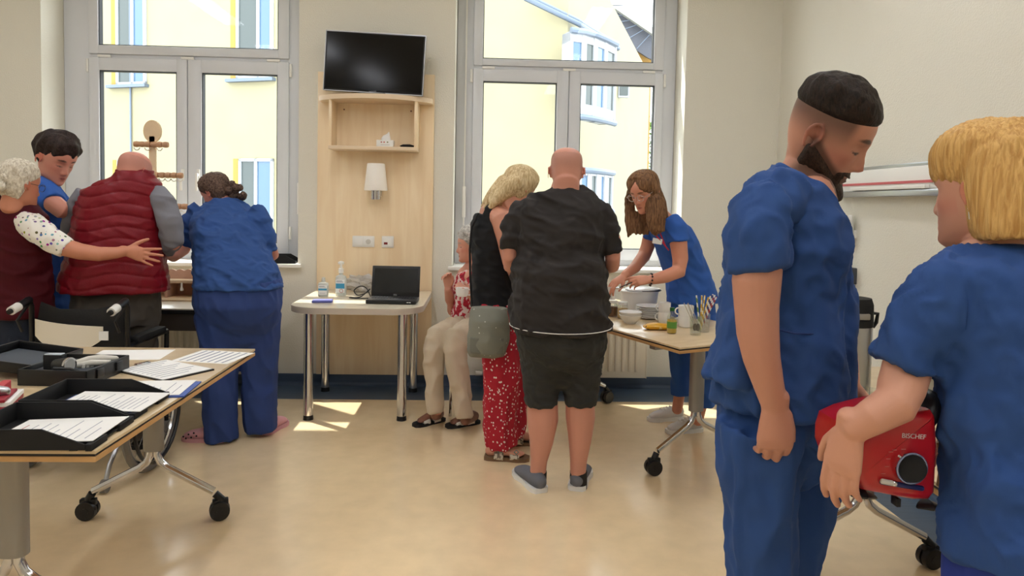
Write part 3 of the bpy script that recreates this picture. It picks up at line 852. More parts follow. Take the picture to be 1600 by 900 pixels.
# ------------------------------------------------------------------ activity table under the left window with hook post
t = thing('activity_table', 'white topped table with dark edge under the left window', 'table', (-2.3, 4.76, 0))
MB().box((-.72, -.42, .715), (.72, .42, .74), .002).build('tabletop', M_desk, t)
MB().box((-.722, -.422, .706), (.722, .422, .732), .002).build('edge_band', M_blackm, t)
MB().box((-.68, -.40, .60), (.68, -.375, .705), .003).build('apron', mat('steel_brown', (70, 62, 56), .5), t)
for x in (-.66, .66):
    for y in (-.37, .37):
        MB().box((x-.03, y-.03, .0), (x+.03, y+.03, .706), .003).build('leg', mat('leg_dark', (40, 38, 40), .5), t)
M_pink = mat('beech_pink', (206, 164, 138), .5, var=(12, .05))
M_beechl = mat('beech_light', (224, 196, 158), .5, var=(10, .05))
t = thing('exercise_box', 'low beech exercise box with scalloped board on the table', 'exercise device', (-2.3, 4.80, ZT))
MB().box((-.62, -.16, 0), (.62, .16, .012), .002).build('base_plate', M_beechl, t)
MB().box((-.62, .10, .012), (.62, .116, .105), .002).build('back_panel', M_pink, t)
for x in (-.61, -.2, .2, .61): MB().box((x-.009, -.06, .012), (x+.009, .10, .10), .002).build('divider', M_pink, t)
MB().box((-.62, -.04, .104), (.62, .12, .126), .003).build('top_board', M_beechl, t)
sc = [(-.6, .126)]
for i in range(121):
    x = -.6+1.2*i/120
    sc.append((x, .178+.012*abs(math.sin(PI*x/.055))))
sc.append((.6, .126))
MB().prism(sc, -.009, .009, Matrix(((1, 0, 0, 0), (0, 0, 1, .06), (0, 1, 0, 0), (0, 0, 0, 1)))).build('scalloped_board', M_pink, t)
for x in (-.35, .3): MB().lathe([(.006, .055), (.012, .06), (.009, .075), (.006, .08), (.006, .11)], (x, -.05, 0), 14).build('peg', M_porc, t)
t = thing('hook_post', 'beech post with round head and rows of curved hooks', 'exercise device', (-2.25, 4.892, ZT+.19))
MB().box((-.022, -.012, -.06), (.022, .012, .90), .004).build('post', M_beechl, t)
hd = [(.058*math.cos(a), .075*math.sin(a)) for a in [2*PI*i/28 for i in range(28)]]
MB().prism(hd, -.012, .012, Matrix(((1, 0, 0, 0), (0, 0, 1, 0), (0, 1, 0, .93), (0, 0, 0, 1)))).build('head_disc', M_beechl, t)
M_bead = mat('bead_brown', (190, 146, 110), .5)
M_bead2 = mat('bead_pink', (206, 160, 142), .5)
M_hook = mat('hook_clear', (226, 220, 210), .3)
bead = MB().lathe([(0, -.02), (.018, -.017), (.021, 0), (.018, .017), (0, .02)], (0, 0, 0), 16).mesh('bead')
for z, xs, bm_ in ((.84, [-.095, -.06, -.025, .02, .055, .095], M_bead), (.635, [.03, .07, .11, .15, .19, -.05, -.09], M_bead), (.425, [.02, .06, .10, .14, .18, .22], M_bead2), (.22, [.06, .1, .14, .18, .22, .26], M_bead2)):
    bar = MB().cyl((min(xs)-.02, -.022, z), (max(xs)+.02, -.022, z), .008, n=12).build('cross_bar', M_bead, t)
    for i, x in enumerate(xs):
        o = obj('bead', bead, bm_, t); o.location = (x, -.022, z); o.rotation_euler = (0, PI/2, 0)
        if i % 2 == 0 or z < .8:
            MB().torus((x, -.022, z-.022), .018, .0035, 'y', 14, 6, PI, 2*PI).build('hook', M_hook, t)

# ------------------------------------------------------------------ wheelchair
t = thing('wheelchair', 'black folding wheelchair with white grip ends behind the conference table', 'wheelchair', (-2.02, 3.62, 0))
M_grip = mat('grip_white', (226, 224, 218), .4)
M_tyre = mat('tyre_grey', (118, 114, 108), .7)
M_seat = mat('seat_black', (16, 16, 18), .75, bump=(60, .3))
for s in (-1, 1):
    x = s*.235
    f = MB().tube([(x, -.02, .25), (x, -.02, .86), (x, -.035, .885), (x, -.06, .89)], .0125, 12)
    f.tube([(x, -.02, .45), (x, .42, .45)], .0125, 12); f.tube([(x, -.02, .25), (x, .40, .25)], .0125, 12); f.tube([(x, .40, .25), (x, .42, .66)], .0125, 12); f.tube([(x, -.02, .66), (x, .42, .66)], .0125, 12)
    f.build('side_frame', M_black, t)
    g = MB().loft([((x, -.04, .892), .019, .019), ((x, -.16, .862), .018, .018)], 16, 'round').build('push_grip', M_black, t)
    MB().loft([((x, -.12, .872), .0215, .0215), ((x, -.175, .858), .021, .021)], 16, 'flat').build('grip_end', M_grip, g)
    MB().loft([((x, -.175, .858), .013, .013), ((x, -.19, .854), .012, .012)], 14, 'flat').build('grip_plug', M_blackm, g)
    MB().tube([(x, -.045, .87), (x-.02, -.10, .80), (x-.015, -.07, .74)], .007, 8).build('brake_lever', M_black, t)
    MB().box((x-.028, .04, .665), (x+.028, .36, .70), .01).build('armrest', M_seat, t)
    wx = s*.315
    w = MB().torus((wx, .06, .30), .282, .018, 'x', 40, 8).build('wheel', M_tyre, t)
    MB().torus((wx, .06, .30), .258, .010, 'x', 40, 6).build('rim', M_chrome, w)
    MB().torus((wx+s*.035, .06, .30), .252, .009, 'x', 40, 6).build('hand_rim', M_black, w)
    MB().cyl((wx-.03, .06, .30), (wx+.04, .06, .30), .024, n=14).build('hub', M_blackm, w)
    sk = MB().cyl((0, 0, 0), (0, 0, .25), .0018, n=5).mesh('spoke')
    for i in range(16):
        o = obj('spoke', sk, M_chrome, w); o.location = (wx, .06, .30); o.rotation_euler = (2*PI*i/16, 0, 0)
    MB().tube([(x, .0, .24), (x, -.10, .21), (x, -.20, .12), (x, -.235, .055)], .011, 10).build('anti_tip_tube', M_metal, t)
    MB().loft([((x-.014, -.245, .033), .032, .032), ((x+.014, -.245, .033), .032, .032)], 18, 'flat').build('anti_tip_wheel', M_tyre, t)
    MB().loft([((x-.016, .42, .075), .075, .075), ((x+.016, .42, .075), .075, .075)], 22, 'flat').build('front_caster', M_tyre, t)
    MB().tube([(x, .42, .10), (x, .40, .25)], .012, 8).build('caster_fork', M_black, t)
MB().loft([((-.235, .01, .68), .20, .008), ((-.1, -.035, .66), .19, .01), ((.1, -.035, .66), .19, .01), ((.235, .01, .68), .20, .008)], 20, 'flat').build('back_sling', M_seat, t)
MB().box((-.235, .0, .44), (.235, .41, .475), .01).build('seat', M_seat, t)
sheet_t = thing('back_cover', 'white cover sheet hung in the wheelchair back', 'cover', (-2.02, 3.62, 0))
cp = []
n = 14
mb = MB()
vs = []; fs = []
for i in range(n+1):
    f_ = i/n; x = -.2+.33*f_
    top = .80-.035*f_**.8; bot = .745-.02*f_-.10*math.sin(PI*(.06+.9*f_))**.75
    y = -.052-.03*math.sin(PI*f_)
    vs += [(x, y, top), (x, y, bot), (x, y+.004, top), (x, y+.004, bot)]
for i in range(n):
    a, b = i*4, i*4+4
    fs += [(a, a+1, b+1, b), (a+2, b+2, b+3, a+3), (a, b, b+2, a+2), (a+1, a+3, b+3, b+1)]
fs += [(0, 2, 3, 1), (n*4, n*4+1, n*4+3, n*4+2)]
mb.add(vs, fs)
mb.build('cover_cloth', mat('cover_ivory', (226, 218, 200), .7), sheet_t)
MB().box((.12, -.07, .70), (.165, -.066, .745), 0).build('care_tag', M_lwhite, sheet_t)
# ------------------------------------------------------------------ outdoors: the house across the yard
M_fac = mat('facade_render', (146, 140, 114), .9, var=(1.3, .05))
M_facy = mat('facade_yellow', (150, 118, 66), .9, var=(1.5, .05))
M_reveal = mat('reveal_yellow', (152, 126, 66), .9)
M_tilesroof = mat('roof_slate', (70, 72, 80), .8, var=(30, .3), stretch=(1, 1, 6))
M_gutter = mat('zinc_gutter', (100, 112, 128), .45, metal=.3)
M_pane = mat('far_pane', (70, 100, 130), .12, coat=.5)
M_pane2 = mat('far_pane_dark', (70, 78, 78), .15)
M_exf = mat('far_window_frame', (162, 166, 172), .5)
M_ground = mat('yard_ground', (130, 126, 116), .95, var=(1, .08))
M_leaf = mat('leaf_green', (84, 122, 50), .7, var=(8, .3))
gd = struct('ground', MB().box((-40, 5.9, -4.2), (40, 60, -4)), M_ground)
gd['kind'] = 'structure'
# facade A: runs past the left window, nearer towards the right
sl = -.35
def FA(px, py):
    d = W(px, py, 10.); k = d.x/10
    y = (14-4.5*.35)/(1+.35*k)
    return W(px, py, y)
bA = thing('house', 'pale yellow rendered house opposite the windows', 'building', (0, 0, 0))
aL, aR = Vector((-16, 14-.35*(-16+4.5), 0)), FA(886, 100)
nrm = Vector((.35, 1, 0)).normalized()         # away from us
alng = (aR-aL); alng.z = 0; alng.normalize()
def quad_prism(pts, depth, nv):
    n_ = len(pts)
    vs = [Vector(p) for p in pts]+[Vector(p)+nv*depth for p in pts]
    return MB().add(vs, [tuple(range(n_)), tuple(range(2*n_-1, n_-1, -1))]+[(k, (k+1) % n_, (k+1) % n_+n_, k+n_) for k in range(n_)])
quad_prism([(aL.x, aL.y, -4), (aR.x, aR.y, -4), (aR.x, aR.y, 6.1), (aL.x, aL.y, 6.1)], .3, nrm).build('facade_wall', M_fac, bA, smooth=0)
MB().tube([(aL+alng*9.2-nrm*.03+Vector((0, 0, -4))), (aL+alng*9.2-nrm*.03+Vector((0, 0, 6.2)))], .02, 8).build('downpipe', M_gutter, bA)
def far_window(px0, px1, py0, py1, split, opened=False):
    """window in facade A between the given outer edges"""
    a, b = FA(px0, (py0+py1)/2), FA(px1, (py0+py1)/2)
    zt, zb = FA(px1, py0).z, FA(px1, py1).z
    w = (b-a).length; h = zt-zb
    o = Vector((a.x, a.y, zb))
    Mx = frame_mat(o, (b.x-a.x, b.y-a.y, 0), (0, 0, 1))   # local x along facade, y up, z towards us? (x cross y)
    s = MB()
    s.box((-.16, 0, .001), (0, h, .004), 0, Mx)
    par = s.build('window_reveal', M_reveal, bA)
    f = MB(); e = .055
    for lo, hi in (((0, 0, .002), (w, e, .05)), ((0, h-e, .002), (w, h, .05)), ((0, 0, .002), (e, h, .05)), ((w-e, 0, .002), (w, h, .05)), ((w*split-.03, 0, .002), (w*split+.03, h, .05))): f.box(lo, hi, 0, Mx)
    f.build('window_frame', M_exf, par)
    MB().box((e, e, .004), (w*split-.03, h-e, .02), 0, Mx).build('pane', M_pane2, par)
    MB().box((w*split+.03, e, .004), (w-e, h-e, .02), 0, Mx).build('pane', M_pane, par)
    MB().box((-.2, -.06, .0), (w+.05, 0, .12), 0, Mx).build('outer_sill', M_gutter, par)
far_window(183, 229, -120, 132, .55)
far_window(371, 428, -120, 122, .6)
far_window(375, 428, 248, 420, .5)
far_window(186, 232, 250, 420, .5)
# gutter of facade A seen through the right window
# house B: recedes to the right of the corner
bB = thing('bay_house', 'pale house wing with blue framed bay windows beyond the corner', 'building', (0, 0, 0))
c0 = Vector((aR.x, aR.y, 0)); c1 = W(1013, 200, 21.0)
dB = Vector((c1.x-c0.x, c1.y-c0.y, 0)); LB = dB.length; dB.normalize(); nB = Vector((-dB.y, dB.x, 0))
quad_prism([(c0.x, c0.y, -4), (c1.x, c1.y, -4), (c1.x, c1.y, 5.3), (c0.x, c0.y, 6.1)], .3, nB).build('wing_wall', mat('wing_render', (138, 134, 112), .9, var=(1.2, .04)), bB, smooth=0)
gp = [W(820, -3, 11.7), W(905, 38, 11.9), W(966, 76, 13.0)]
MB().tube(gp, .045, 10).build('gutter', M_gutter, bB)
MB().tube([p+Vector((0, .12, .10)) for p in gp], .03, 8).build('roof_edge', mat('roof_edge_blue', (110, 122, 140), .5), bB)
def bay(py_top, py_bot, x0, x1, y, nm):
    """bay window: five facets curving away from us"""
    par = None
    K = 4
    pts = []
    for i in range(K+1):
        f_ = i/K
        p = W(x0+(x1-x0)*f_**.85, (py_top+py_bot)/2, y+.9*f_**1.7)
        pts.append(p)
    ztop, zbot = W(x0, py_top, y).z, W(x0, py_bot, y).z
    for i in range(K):
        a, b = pts[i], pts[i+1]
        w = math.hypot(b.x-a.x, b.y-a.y)
        Mx = frame_mat((a.x, a.y, zbot), (b.x-a.x, b.y-a.y, 0), (0, 0, 1))
        h = ztop-zbot
        f = MB().box((0, 0, -.3), (w, h*.16, .0), 0, Mx).box((0, h*.88, -.3), (w, h, .0), 0, Mx)
        e = min(.05, w*.2)
        f.box((0, 0, -.3), (e, h, .01), 0, Mx).box((w-e, 0, -.3), (w, h, .01), 0, Mx)
        q = f.build('bay_facet', M_exf, bB)
        MB().box((e, h*.16, -.1), (w-e, h*.88, -.02), 0, Mx).build('pane', (M_pane, M_pane2, M_pane, M_pane2)[i], q)
    sl_ = [Vector((p.x, p.y-.05, zbot)) for p in pts]
    MB().tube(sl_, .05, 8).build('bay_sill', M_gutter, bB)
    MB().tube([Vector((p.x, p.y-.05, ztop)) for p in pts], .05, 8).build('bay_cornice', M_gutter, bB)
bay(48, 182, 890, 962, 11.3, 'upper')
bay(266, 330, 905, 957, 11.6, 'lower')
# small window right of the bay
a = W(963, 130, 16.6); sm = MB().box((a.x, a.y-.3, W(963, 155, 16.6).z), (a.x+.25, a.y-.2, a.z+.05)); o = sm.build('window_frame', M_exf, bB)
MB().box((a.x+.03, a.y-.33, W(963, 152, 16.6).z), (a.x+.22, a.y-.3, a.z)).build('pane', M_pane2, o)
# house C: yellow gable wall and slate roof behind
bC = thing('gable_house', 'yellow house with a dark slate roof behind the wing', 'building', (0, 0, 0))
yc = 24.
quad_prism([W(820, -40, yc), W(1060, -40, yc), W(1060, 330, yc), W(820, 330, yc)], .3, Vector((0, 1, 0)))
quad_prism([W(855, 5, yc), W(885, 8, yc), W(1018, 88, yc), W(1012, 330, yc), W(850, 330, yc)], .3, Vector((0, 1, 0))).build('gable_wall', M_facy, bC, smooth=0)
quad_prism([W(880, 4, yc-.5), W(975, 8, yc-.2), W(1024, 46, yc-.2), W(1024, 96, yc-.5), W(1012, 90, yc-.5)], .25, Vector((0, 1, .2))).build('slate_roof', M_tilesroof, bC, smooth=0)
for i in range(6):
    f_ = i/6
    MB().tube([W(895+20*i, 16+12*i, yc-.56), W(985+7*i, 16+6.5*i, yc-.45)], .012, 6).build('slate_course', M_gutter, bC)
quad_prism([W(955, 9, yc-.6), W(975, 9, yc-.6), W(1024, 46, yc-.6), W(1024, 56, yc-.6)], .2, Vector((0, 1, 0))).build('roof_verge', mat('verge_grey', (170, 172, 168), .8), bC, smooth=0)
# tree at the right end
rnd = random.Random(7)
tr = thing('tree', 'leafy green tree at the right edge of the yard', 'tree', (W(1030, 300, 26).x, 26, -4))
MB().loft([((0, 0, 0), .16, .16), ((.05, 0, 3), .12, .12), ((0, 0, 7), .05, .05)], 10, 'flat').build('trunk', mat('bark', (90, 74, 58), .9), tr)
lf = MB()
for i in range(2600):
    u = rnd.gauss(0, .55); v = rnd.gauss(0, .55); z = rnd.uniform(1.6, 8.8)
    c = Vector((u, v, z)); a = rnd.uniform(0, 2*PI); s = rnd.uniform(.06, .13)
    p = Vector((math.cos(a), math.sin(a), rnd.uniform(-.6, .6)))*s; q = Vector((-math.sin(a)*.4, math.cos(a)*.4, rnd.uniform(.2, .9)))*s*.7
    lf.add([c-p, c+q, c+p, c-q], [(0, 1, 2, 3)])
o = obj('foliage', None if False else (lambda me: me)(lf.mesh('foliage', 0)), M_leaf, tr); o['kind'] = 'stuff'
# ------------------------------------------------------------------ people: tools
def N(px, py, y, hw, ratio=1.0):
    """loft node given by place in the room and half width (in 1/1100 of its distance)"""
    return (W(px, py, y), hw*y*DEPTH/F, hw*ratio*y*DEPTH/F)

def remesh(mb, voxel, smooth=4, factor=.5):
    me = bpy.data.meshes.new('tmp')
    me.from_pydata([tuple(v) for v in mb.v], [], mb.f)
    o = bpy.data.objects.new('tmp', me)
    COL.objects.link(o)
    r = o.modifiers.new('r', 'REMESH'); r.mode = 'VOXEL'; r.voxel_size = voxel; r.adaptivity = 0
    if smooth:
        s = o.modifiers.new('s', 'SMOOTH'); s.iterations = smooth; s.factor = factor
    dg = bpy.context.evaluated_depsgraph_get()
    out = bpy.data.meshes.new_from_object(o.evaluated_get(dg))
    bpy.data.objects.remove(o); bpy.data.meshes.remove(me)
    return out

def coords(me):
    a = np.empty(len(me.vertices)*3, np.float32); me.vertices.foreach_get('co', a); return a.reshape(-1, 3).astype(np.float64)
def normals(me):
    a = np.empty(len(me.vertices)*3, np.float32); me.vertices.foreach_get('normal', a); return a.reshape(-1, 3).astype(np.float64)
def set_coords(me, a):
    me.vertices.foreach_set('co', a.astype(np.float32).ravel()); me.update()

def wave_noise(p, freq, seed, n=6):
    r = np.random.RandomState(seed)
    out = np.zeros(len(p))
    fr = np.array(freq)
    q = p + .35/np.mean(fr)*np.stack([np.sin(p[:, 1]*fr[1]*1.3+seed), np.sin(p[:, 2]*fr[2]*2.1+p[:, 0]*fr[0]*.6), np.sin(p[:, 0]*fr[0]*.8+2.)], 1)*2.2
    for i in range(n):
        d = r.normal(size=3); d /= np.linalg.norm(d)
        out += np.sin((q*fr*d).sum(1)*(.7+.9*r.rand())+r.rand()*6.28)
    return out/n**.5

def folds(me, amp, freq, seed=1, sharp=True):
    freq = tuple(v*3.0 for v in freq); amp = amp*1.1
    p, nn = coords(me), normals(me)
    w = wave_noise(p, freq, seed)
    if sharp: w = -np.abs(w)*1.25+.75+.25*w
    set_coords(me, p+nn*(amp*w)[:, None])

def smooth_shade(me):
    me.polygons.foreach_set('use_smooth', [True]*len(me.polygons))

def person(label, px, py, y):
    b = W(px, py, y)
    return thing('person', label, 'person', (b.x, b.y, 0))

def attach(name, me, m, root):
    me.transform(Matrix.Translation(-root.location))
    smooth_shade(me)
    return obj(name, me, m, root)

def garment(name, mb, m, root, voxel=.007, smooth=6, fold=None, cut=None, fn=None):
    me = remesh(mb, voxel, smooth)
    if fold:
        for f_ in (fold if isinstance(fold, list) else [fold]): folds(me, *f_)
    if fn: fn(me)
    if cut:
        bm = bmesh.new(); bm.from_mesh(me)
        bmesh.ops.delete(bm, geom=[v for v in bm.verts if cut(v.co)], context='VERTS')
        bnd = [v for v in bm.verts if v.is_boundary]
        for _ in range(10):
            tgt = {}
            for v in bnd:
                nb_ = [ed.other_vert(v) for ed in v.link_edges if ed.is_boundary]
                if len(nb_) == 2: tgt[v] = (nb_[0].co+nb_[1].co)/2
            for v, c in tgt.items(): v.co = v.co.lerp(c, .6)
        bm.to_mesh(me); bm.free()
    return attach(name, me, m, root)

# ---- head
HZ = np.array([0, .012, .03, .05, .075, .095, .12, .14, .165, .19, .21, .225, .2325, .235])
HW = np.array([.016, .035, .049, .0575, .0640, .0675, .0715, .074, .0755, .072, .062, .043, .024, .001])
HF = np.array([.080, .092, .0925, .0885, .086, .085, .0835, .0885, .0865, .075, .054, .028, .010, -.010])
HB = np.array([.030, .000, -.030, -.055, -.072, -.082, -.090, -.095, -.098, -.093, -.077, -.052, -.032, -.012])
def head_points(n=72, mz=64):
    zz = .235*(1-np.cos(np.linspace(0, PI, mz)))/2
    w, f, b = np.interp(zz, HZ, HW), np.interp(zz, HZ, HF), np.interp(zz, HZ, HB)
    k = np.array([1, 2, 3, 2, 1.])/9
    for arr in (w, f, b):
        pad = np.pad(arr, 2, mode='edge'); arr[2:-2] = np.convolve(pad, k, 'valid')[2:-2]
    th = np.linspace(0, 2*PI, n, endpoint=False)
    yc = np.minimum(-.008, f-.01)
    yc = np.maximum(yc, b+.005)
    P = np.zeros((mz, n, 3))
    for i in range(mz):
        c, s = np.cos(th), np.sin(th)
        e = .86
        c2 = np.sign(c)*np.abs(c)**e; s2 = np.sign(s)*np.abs(s)**e
        P[i, :, 0] = w[i]*c2
        P[i, :, 1] = np.where(s > 0, yc[i]+(f[i]-yc[i])*s2, yc[i]+(yc[i]-b[i])*s2)
        P[i, :, 2] = zz[i]
    return P
def gauss(v, c, s): return np.exp(-((v-c)/s)**2)
def face_features(P, nose=1., fem=0., open_eyes=False):
    x, y, z = P[..., 0], P[..., 1], P[..., 2]
    fr = np.clip((y-.0)/.03, 0, 1)
    ax = np.abs(x)
    d = np.zeros_like(x)
    amp = np.interp(z, [.066, .0705, .076, .082, .095, .11, .128, .145], [0, .008, .021, .026, .0205, .0125, .0065, .0])*nose
    sg = np.interp(z, [.07, .08, .1, .13], [.0125, .0105, .0085, .009])
    d += amp*np.exp(-(x/sg)**2)
    d += .0085*gauss(ax, .0135, .0062)*gauss(z, .0775, .0062)
    d -= .0125*gauss(ax, .030, .0155)*gauss(z, .1205, .0105)
    d += .0075*gauss(ax, .031, .0115)*gauss(z, .1165, .0078)
    d += .0045*(1-fem*.7)*gauss(ax, .026, .022)*gauss(z, .1395, .0065)
    d += .004*gauss(ax, .047, .016)*gauss(z, .097, .013)
    d += .0050*gauss(x, 0, .0185)*gauss(z, .0555, .0042)
    d += .0062*gauss(x, 0, .016)*gauss(z, .0442, .0044)
    d -= .0042*gauss(x, 0, .021)*gauss(z, .0498, .0020)
    d -= .0040*gauss(x, 0, .018)*gauss(z, .0345, .005)
    d += .0045*gauss(x, 0, .017)*gauss(z, .018, .010)
    P = P.copy()
    P[..., 1] += d*fr
    return P
def grid_faces(mz, n):
    fs = []
    for i in range(mz-1):
        for k in range(n):
            a0, a1 = i*n+k, i*n+(k+1) % n
            fs.append((a0, a1, a1+n, a0+n))
    fs.append(tuple(range(n-1, -1, -1))); fs.append(tuple((mz-1)*n+k for k in range(n)))
    return fs
class Head:
    """o: world place of the head's local origin (under the chin, on the ear axis)"""
    def __init__(s, anchor, local, fwd, up, scale=1., wide=1.):
        f = Vector(fwd).normalized(); u = Vector(up); u = (u-f*u.dot(f)).normalized(); r = f.cross(u)
        s.R = Matrix(((r.x, f.x, u.x), (r.y, f.y, u.y), (r.z, f.z, u.z)))
        s.k = scale; s.wide = wide
        s.o = Vector(anchor)-s.R @ (Vector((local[0]*wide, local[1], local[2]))*scale)
    def w(s, x, y, z): return s.o+s.R @ (Vector((x*s.wide, y, z))*s.k)
    def arr(s, P):
        R = np.array(s.R); q = P.reshape(-1, 3)*np.array([s.wide, 1, 1])
        return (q*s.k) @ R.T+np.array(s.o)
    def local(s, P):
        R = np.array(s.R)
        return ((P-np.array(s.o)) @ R)/s.k/np.array([s.wide, 1, 1])
def add_head(mb, h, fem=0., nose=1., ears=True):
    P = face_features(head_points(), nose, fem)
    mz, n = P.shape[:2]
    mb.add([Vector(v) for v in h.arr(P)], grid_faces(mz, n))
    if ears:
        for s in (-1, 1):
            ring = []
            for i in range(13):
                a = math.radians(-70+i*(300/12))
                ring.append((h.w(s*(.0765+.010*(.5+.5*math.cos(a*.6))), -.014-.0165*math.cos(a*1.0)*(.8 if math.sin(a) < 0 else 1), .108+.028*math.sin(a)), .0042*h.k, .0042*h.k))
            mb.loft(ring, 8, 'round', Vector((.3, .2, .93)))
            mb.loft([(h.w(s*.068, -.004, .118), .012*h.k, .006*h.k), (h.w(s*.080, -.016, .112), .018*h.k, .005*h.k), (h.w(s*.082, -.02, .105), .012*h.k, .003*h.k)], 10, 'round', h.R @ Vector((0, 0, 1)))
def add_neck(mb, h, base, r0, r1, extra=None):
    pts = [(h.w(0, -.022, .06), r0*.97, r0*.97), (h.w(0, -.03, .01), r0, r0)]
    if extra: pts.append(extra)
    pts.append((Vector(base), r1, r1))
    mb.loft(pts, 18, 'round')
# ---- hand
def add_hand(mb, wrist, direction, back, thumb_side, k=1., curl=(.35, .45, .3), curls=None, spread=.06, thumb=(.6, .35, .2), palm_bend=0., wrist_r=(.027, .019), thumb_fwd=.35):
    """direction: wrist to fingers; back: normal of the hand's back; thumb_side: +1/-1 along (direction x back)"""
    d = Vector(direction).normalized(); b = Vector(back); b = (b-d*b.dot(d)).normalized(); s = d.cross(b)*thumb_side
    o = Vector(wrist)
    def q(x, y, z): return o+(d*x+s*y+b*z)*k
    mb.loft([(q(-.02, 0, 0), wrist_r[0]*k, wrist_r[1]*k), (q(.01, .0, 0), .029*k, .018*k), (q(.04, .002, .0), .037*k, .0165*k), (q(.075, 0, .001), .041*k, .014*k), (q(.088, 0, 0), .039*k, .011*k)], 16, 'round', s)
    L = ((.043, .026, .022), (.047, .03, .024), (.044, .028, .023), (.034, .021, .02))
    Y = (.0295, .0098, -.0105, -.0295); X = (.086, .090, .086, .078); Rr = (.0088, .0092, .0088, .0078)
    for i in range(4):
        c = curls[i] if curls else curl
        p = Vector((X[i], Y[i], 0)); a = 0.; sp = spread*(1.5-i)
        pts = [(q(p.x-.03, p.y*.9, .001), Rr[i]*1.02*k, Rr[i]*1.02*k), (q(*p), Rr[i]*1.05*k, Rr[i]*1.05*k)]
        for j in range(3):
            a += c[j]
            p = p+Vector((math.cos(a)*math.cos(sp), math.sin(sp)*math.cos(a), -math.sin(a)))*L[i][j]
            rr = Rr[i]*(1., .93, .8)[j]*k
            pts.append((q(*p), rr, rr))
        mb.loft(pts, 10, 'round', s)
    p = Vector((.022, .024, -.004)); pts = [(q(.005, .012, -.002), .014*k, .014*k), (q(*p), .0145*k, .0145*k)]
    a = thumb[0]; z = -thumb_fwd
    for j, l in enumerate((.04, .032, .026)):
        aa = a-(0, thumb[1], thumb[1]+thumb[2])[j]
        v = Vector((math.cos(aa), math.sin(aa), z)).normalized()
        p = p+v*l
        pts.append((q(*p), (.012, .0105, .0085)[j]*k, (.012, .0105, .0085)[j]*k))
    mb.loft(pts, 10, 'round', b)
# ---- finish the skin
def skin_colour(me, tone, heads=(), lips=(150, 80, 72), brow=(60, 40, 30), flush=.0, beard=None, extra=None):
    """tone per vertex, with lips, brows and lashes laid in"""
    p = coords(me)
    c = np.tile(np.array(lin(tone)), (len(p), 1))
    for h in heads:
        q = h.local(p)
        x, y, z = q[:, 0], q[:, 1], q[:, 2]
        ax = np.abs(x)
        face = (y > .02) & (z > -.01) & (z < .25) & (ax < .09)
        def mixc(mask, col, a=1.):
            m_ = np.clip(mask*a, 0, 1)[:, None]*face[:, None]
            return c*(1-m_)+np.array(lin(col))*m_
        c = mixc(gauss(ax, .05, .022)*gauss(z, .088, .02)+gauss(x, 0, .013)*gauss(z, .08, .014)*.8, (200, 110, 96), .35)
        c = mixc(np.clip(2.2*gauss(x, 0, .021)*gauss(z, .0497, .0075)-.75, 0, 1), lips, .85)
        c = mixc(np.clip(3*gauss(x, 0, .0225)*gauss(z, .0497, .0016)-1, 0, 1), (86, 40, 38), .8)
        arch = .1405+.004*np.cos((ax-.03)/.022*1.4)
        c = mixc(np.clip(3.4*gauss(ax, .031, .025)**2*gauss(z, arch, .0046)-.6, 0, 1), brow, .9)
        lid = .1135-.0025*np.cos((ax-.031)/.016*1.5)
        c = mixc(np.clip(3.4*gauss(ax, .031, .0175)**2*gauss(z, lid, .0026)-.6, 0, 1), (38, 26, 24), .95)
        c = mixc(gauss(ax, .03, .016)*gauss(z, .121, .007), (176, 116, 96), .3)
        ear = (ax > .0745) & (z > .06) & (z < .15) & (y < .02)
        c[ear] = c[ear]*np.array([1.0, .78, .74])
        if beard:
            c = beard(q, c)
    if extra: c = extra(p, c)
    a = me.color_attributes.new('Col', 'FLOAT_COLOR', 'POINT')
    buf = np.ones((len(p), 4), np.float32); buf[:, :3] = c
    a.data.foreach_set('color', buf.ravel())
M_skin = mat('skin', (200, 150, 125), .5, attr='Col', sss=.0, bump=(260, .12, .001))
def finish_body(mb, root, voxel, tone, heads, smooth=3, **kw):
    me = remesh(mb, voxel, smooth)
    skin_colour(me, tone, heads, **kw)
    return attach('body', me, M_skin, root)
# ---- hair that hugs the skull: a shell over the head grid, sunk under the skin where no hair grows
def hair_cap(h, thick, name, m, root, strand=0., seed=3, freq=(260, 260, 60), push=None):
    P = face_features(head_points(120, 110))
    mz, n = P.shape[:2]
    cen = np.array([0, -.01, .12])
    q = P.reshape(-1, 3)
    d = q-cen; d /= np.linalg.norm(d, axis=1)[:, None]
    t = thick(q[:, 0], q[:, 1], q[:, 2])
    if strand:
        w = wave_noise(q, freq, seed, 5)
        t = np.where(t > 0, t+strand*w*np.clip(t/.008, 0, 1), t)
    q = q+d*t[:, None]
    if push is not None: q = push(q)
    mb = MB().add([Vector(v) for v in h.arr(q)], grid_faces(mz, n))
    me = mb.mesh(name, 0)
    return attach(name, me, m, root)
def sstep(v, a, b): 
    t = np.clip((v-a)/(b-a), 0, 1); return t*t*(3-2*t)
def hair_ramp(u, top): return -.006+.010*sstep(u, -.004, .012)+(top-.004)*sstep(u, .0, .085)
def locks(specs, h=None, n=10):
    """specs: list of chains of ((point), r) - strands of long hair"""
    mb = MB()
    for ch in specs: mb.loft([(p, r[0] if isinstance(r, tuple) else r, r[1] if isinstance(r, tuple) else r) for p, r in ch], n, 'round')
    return mb
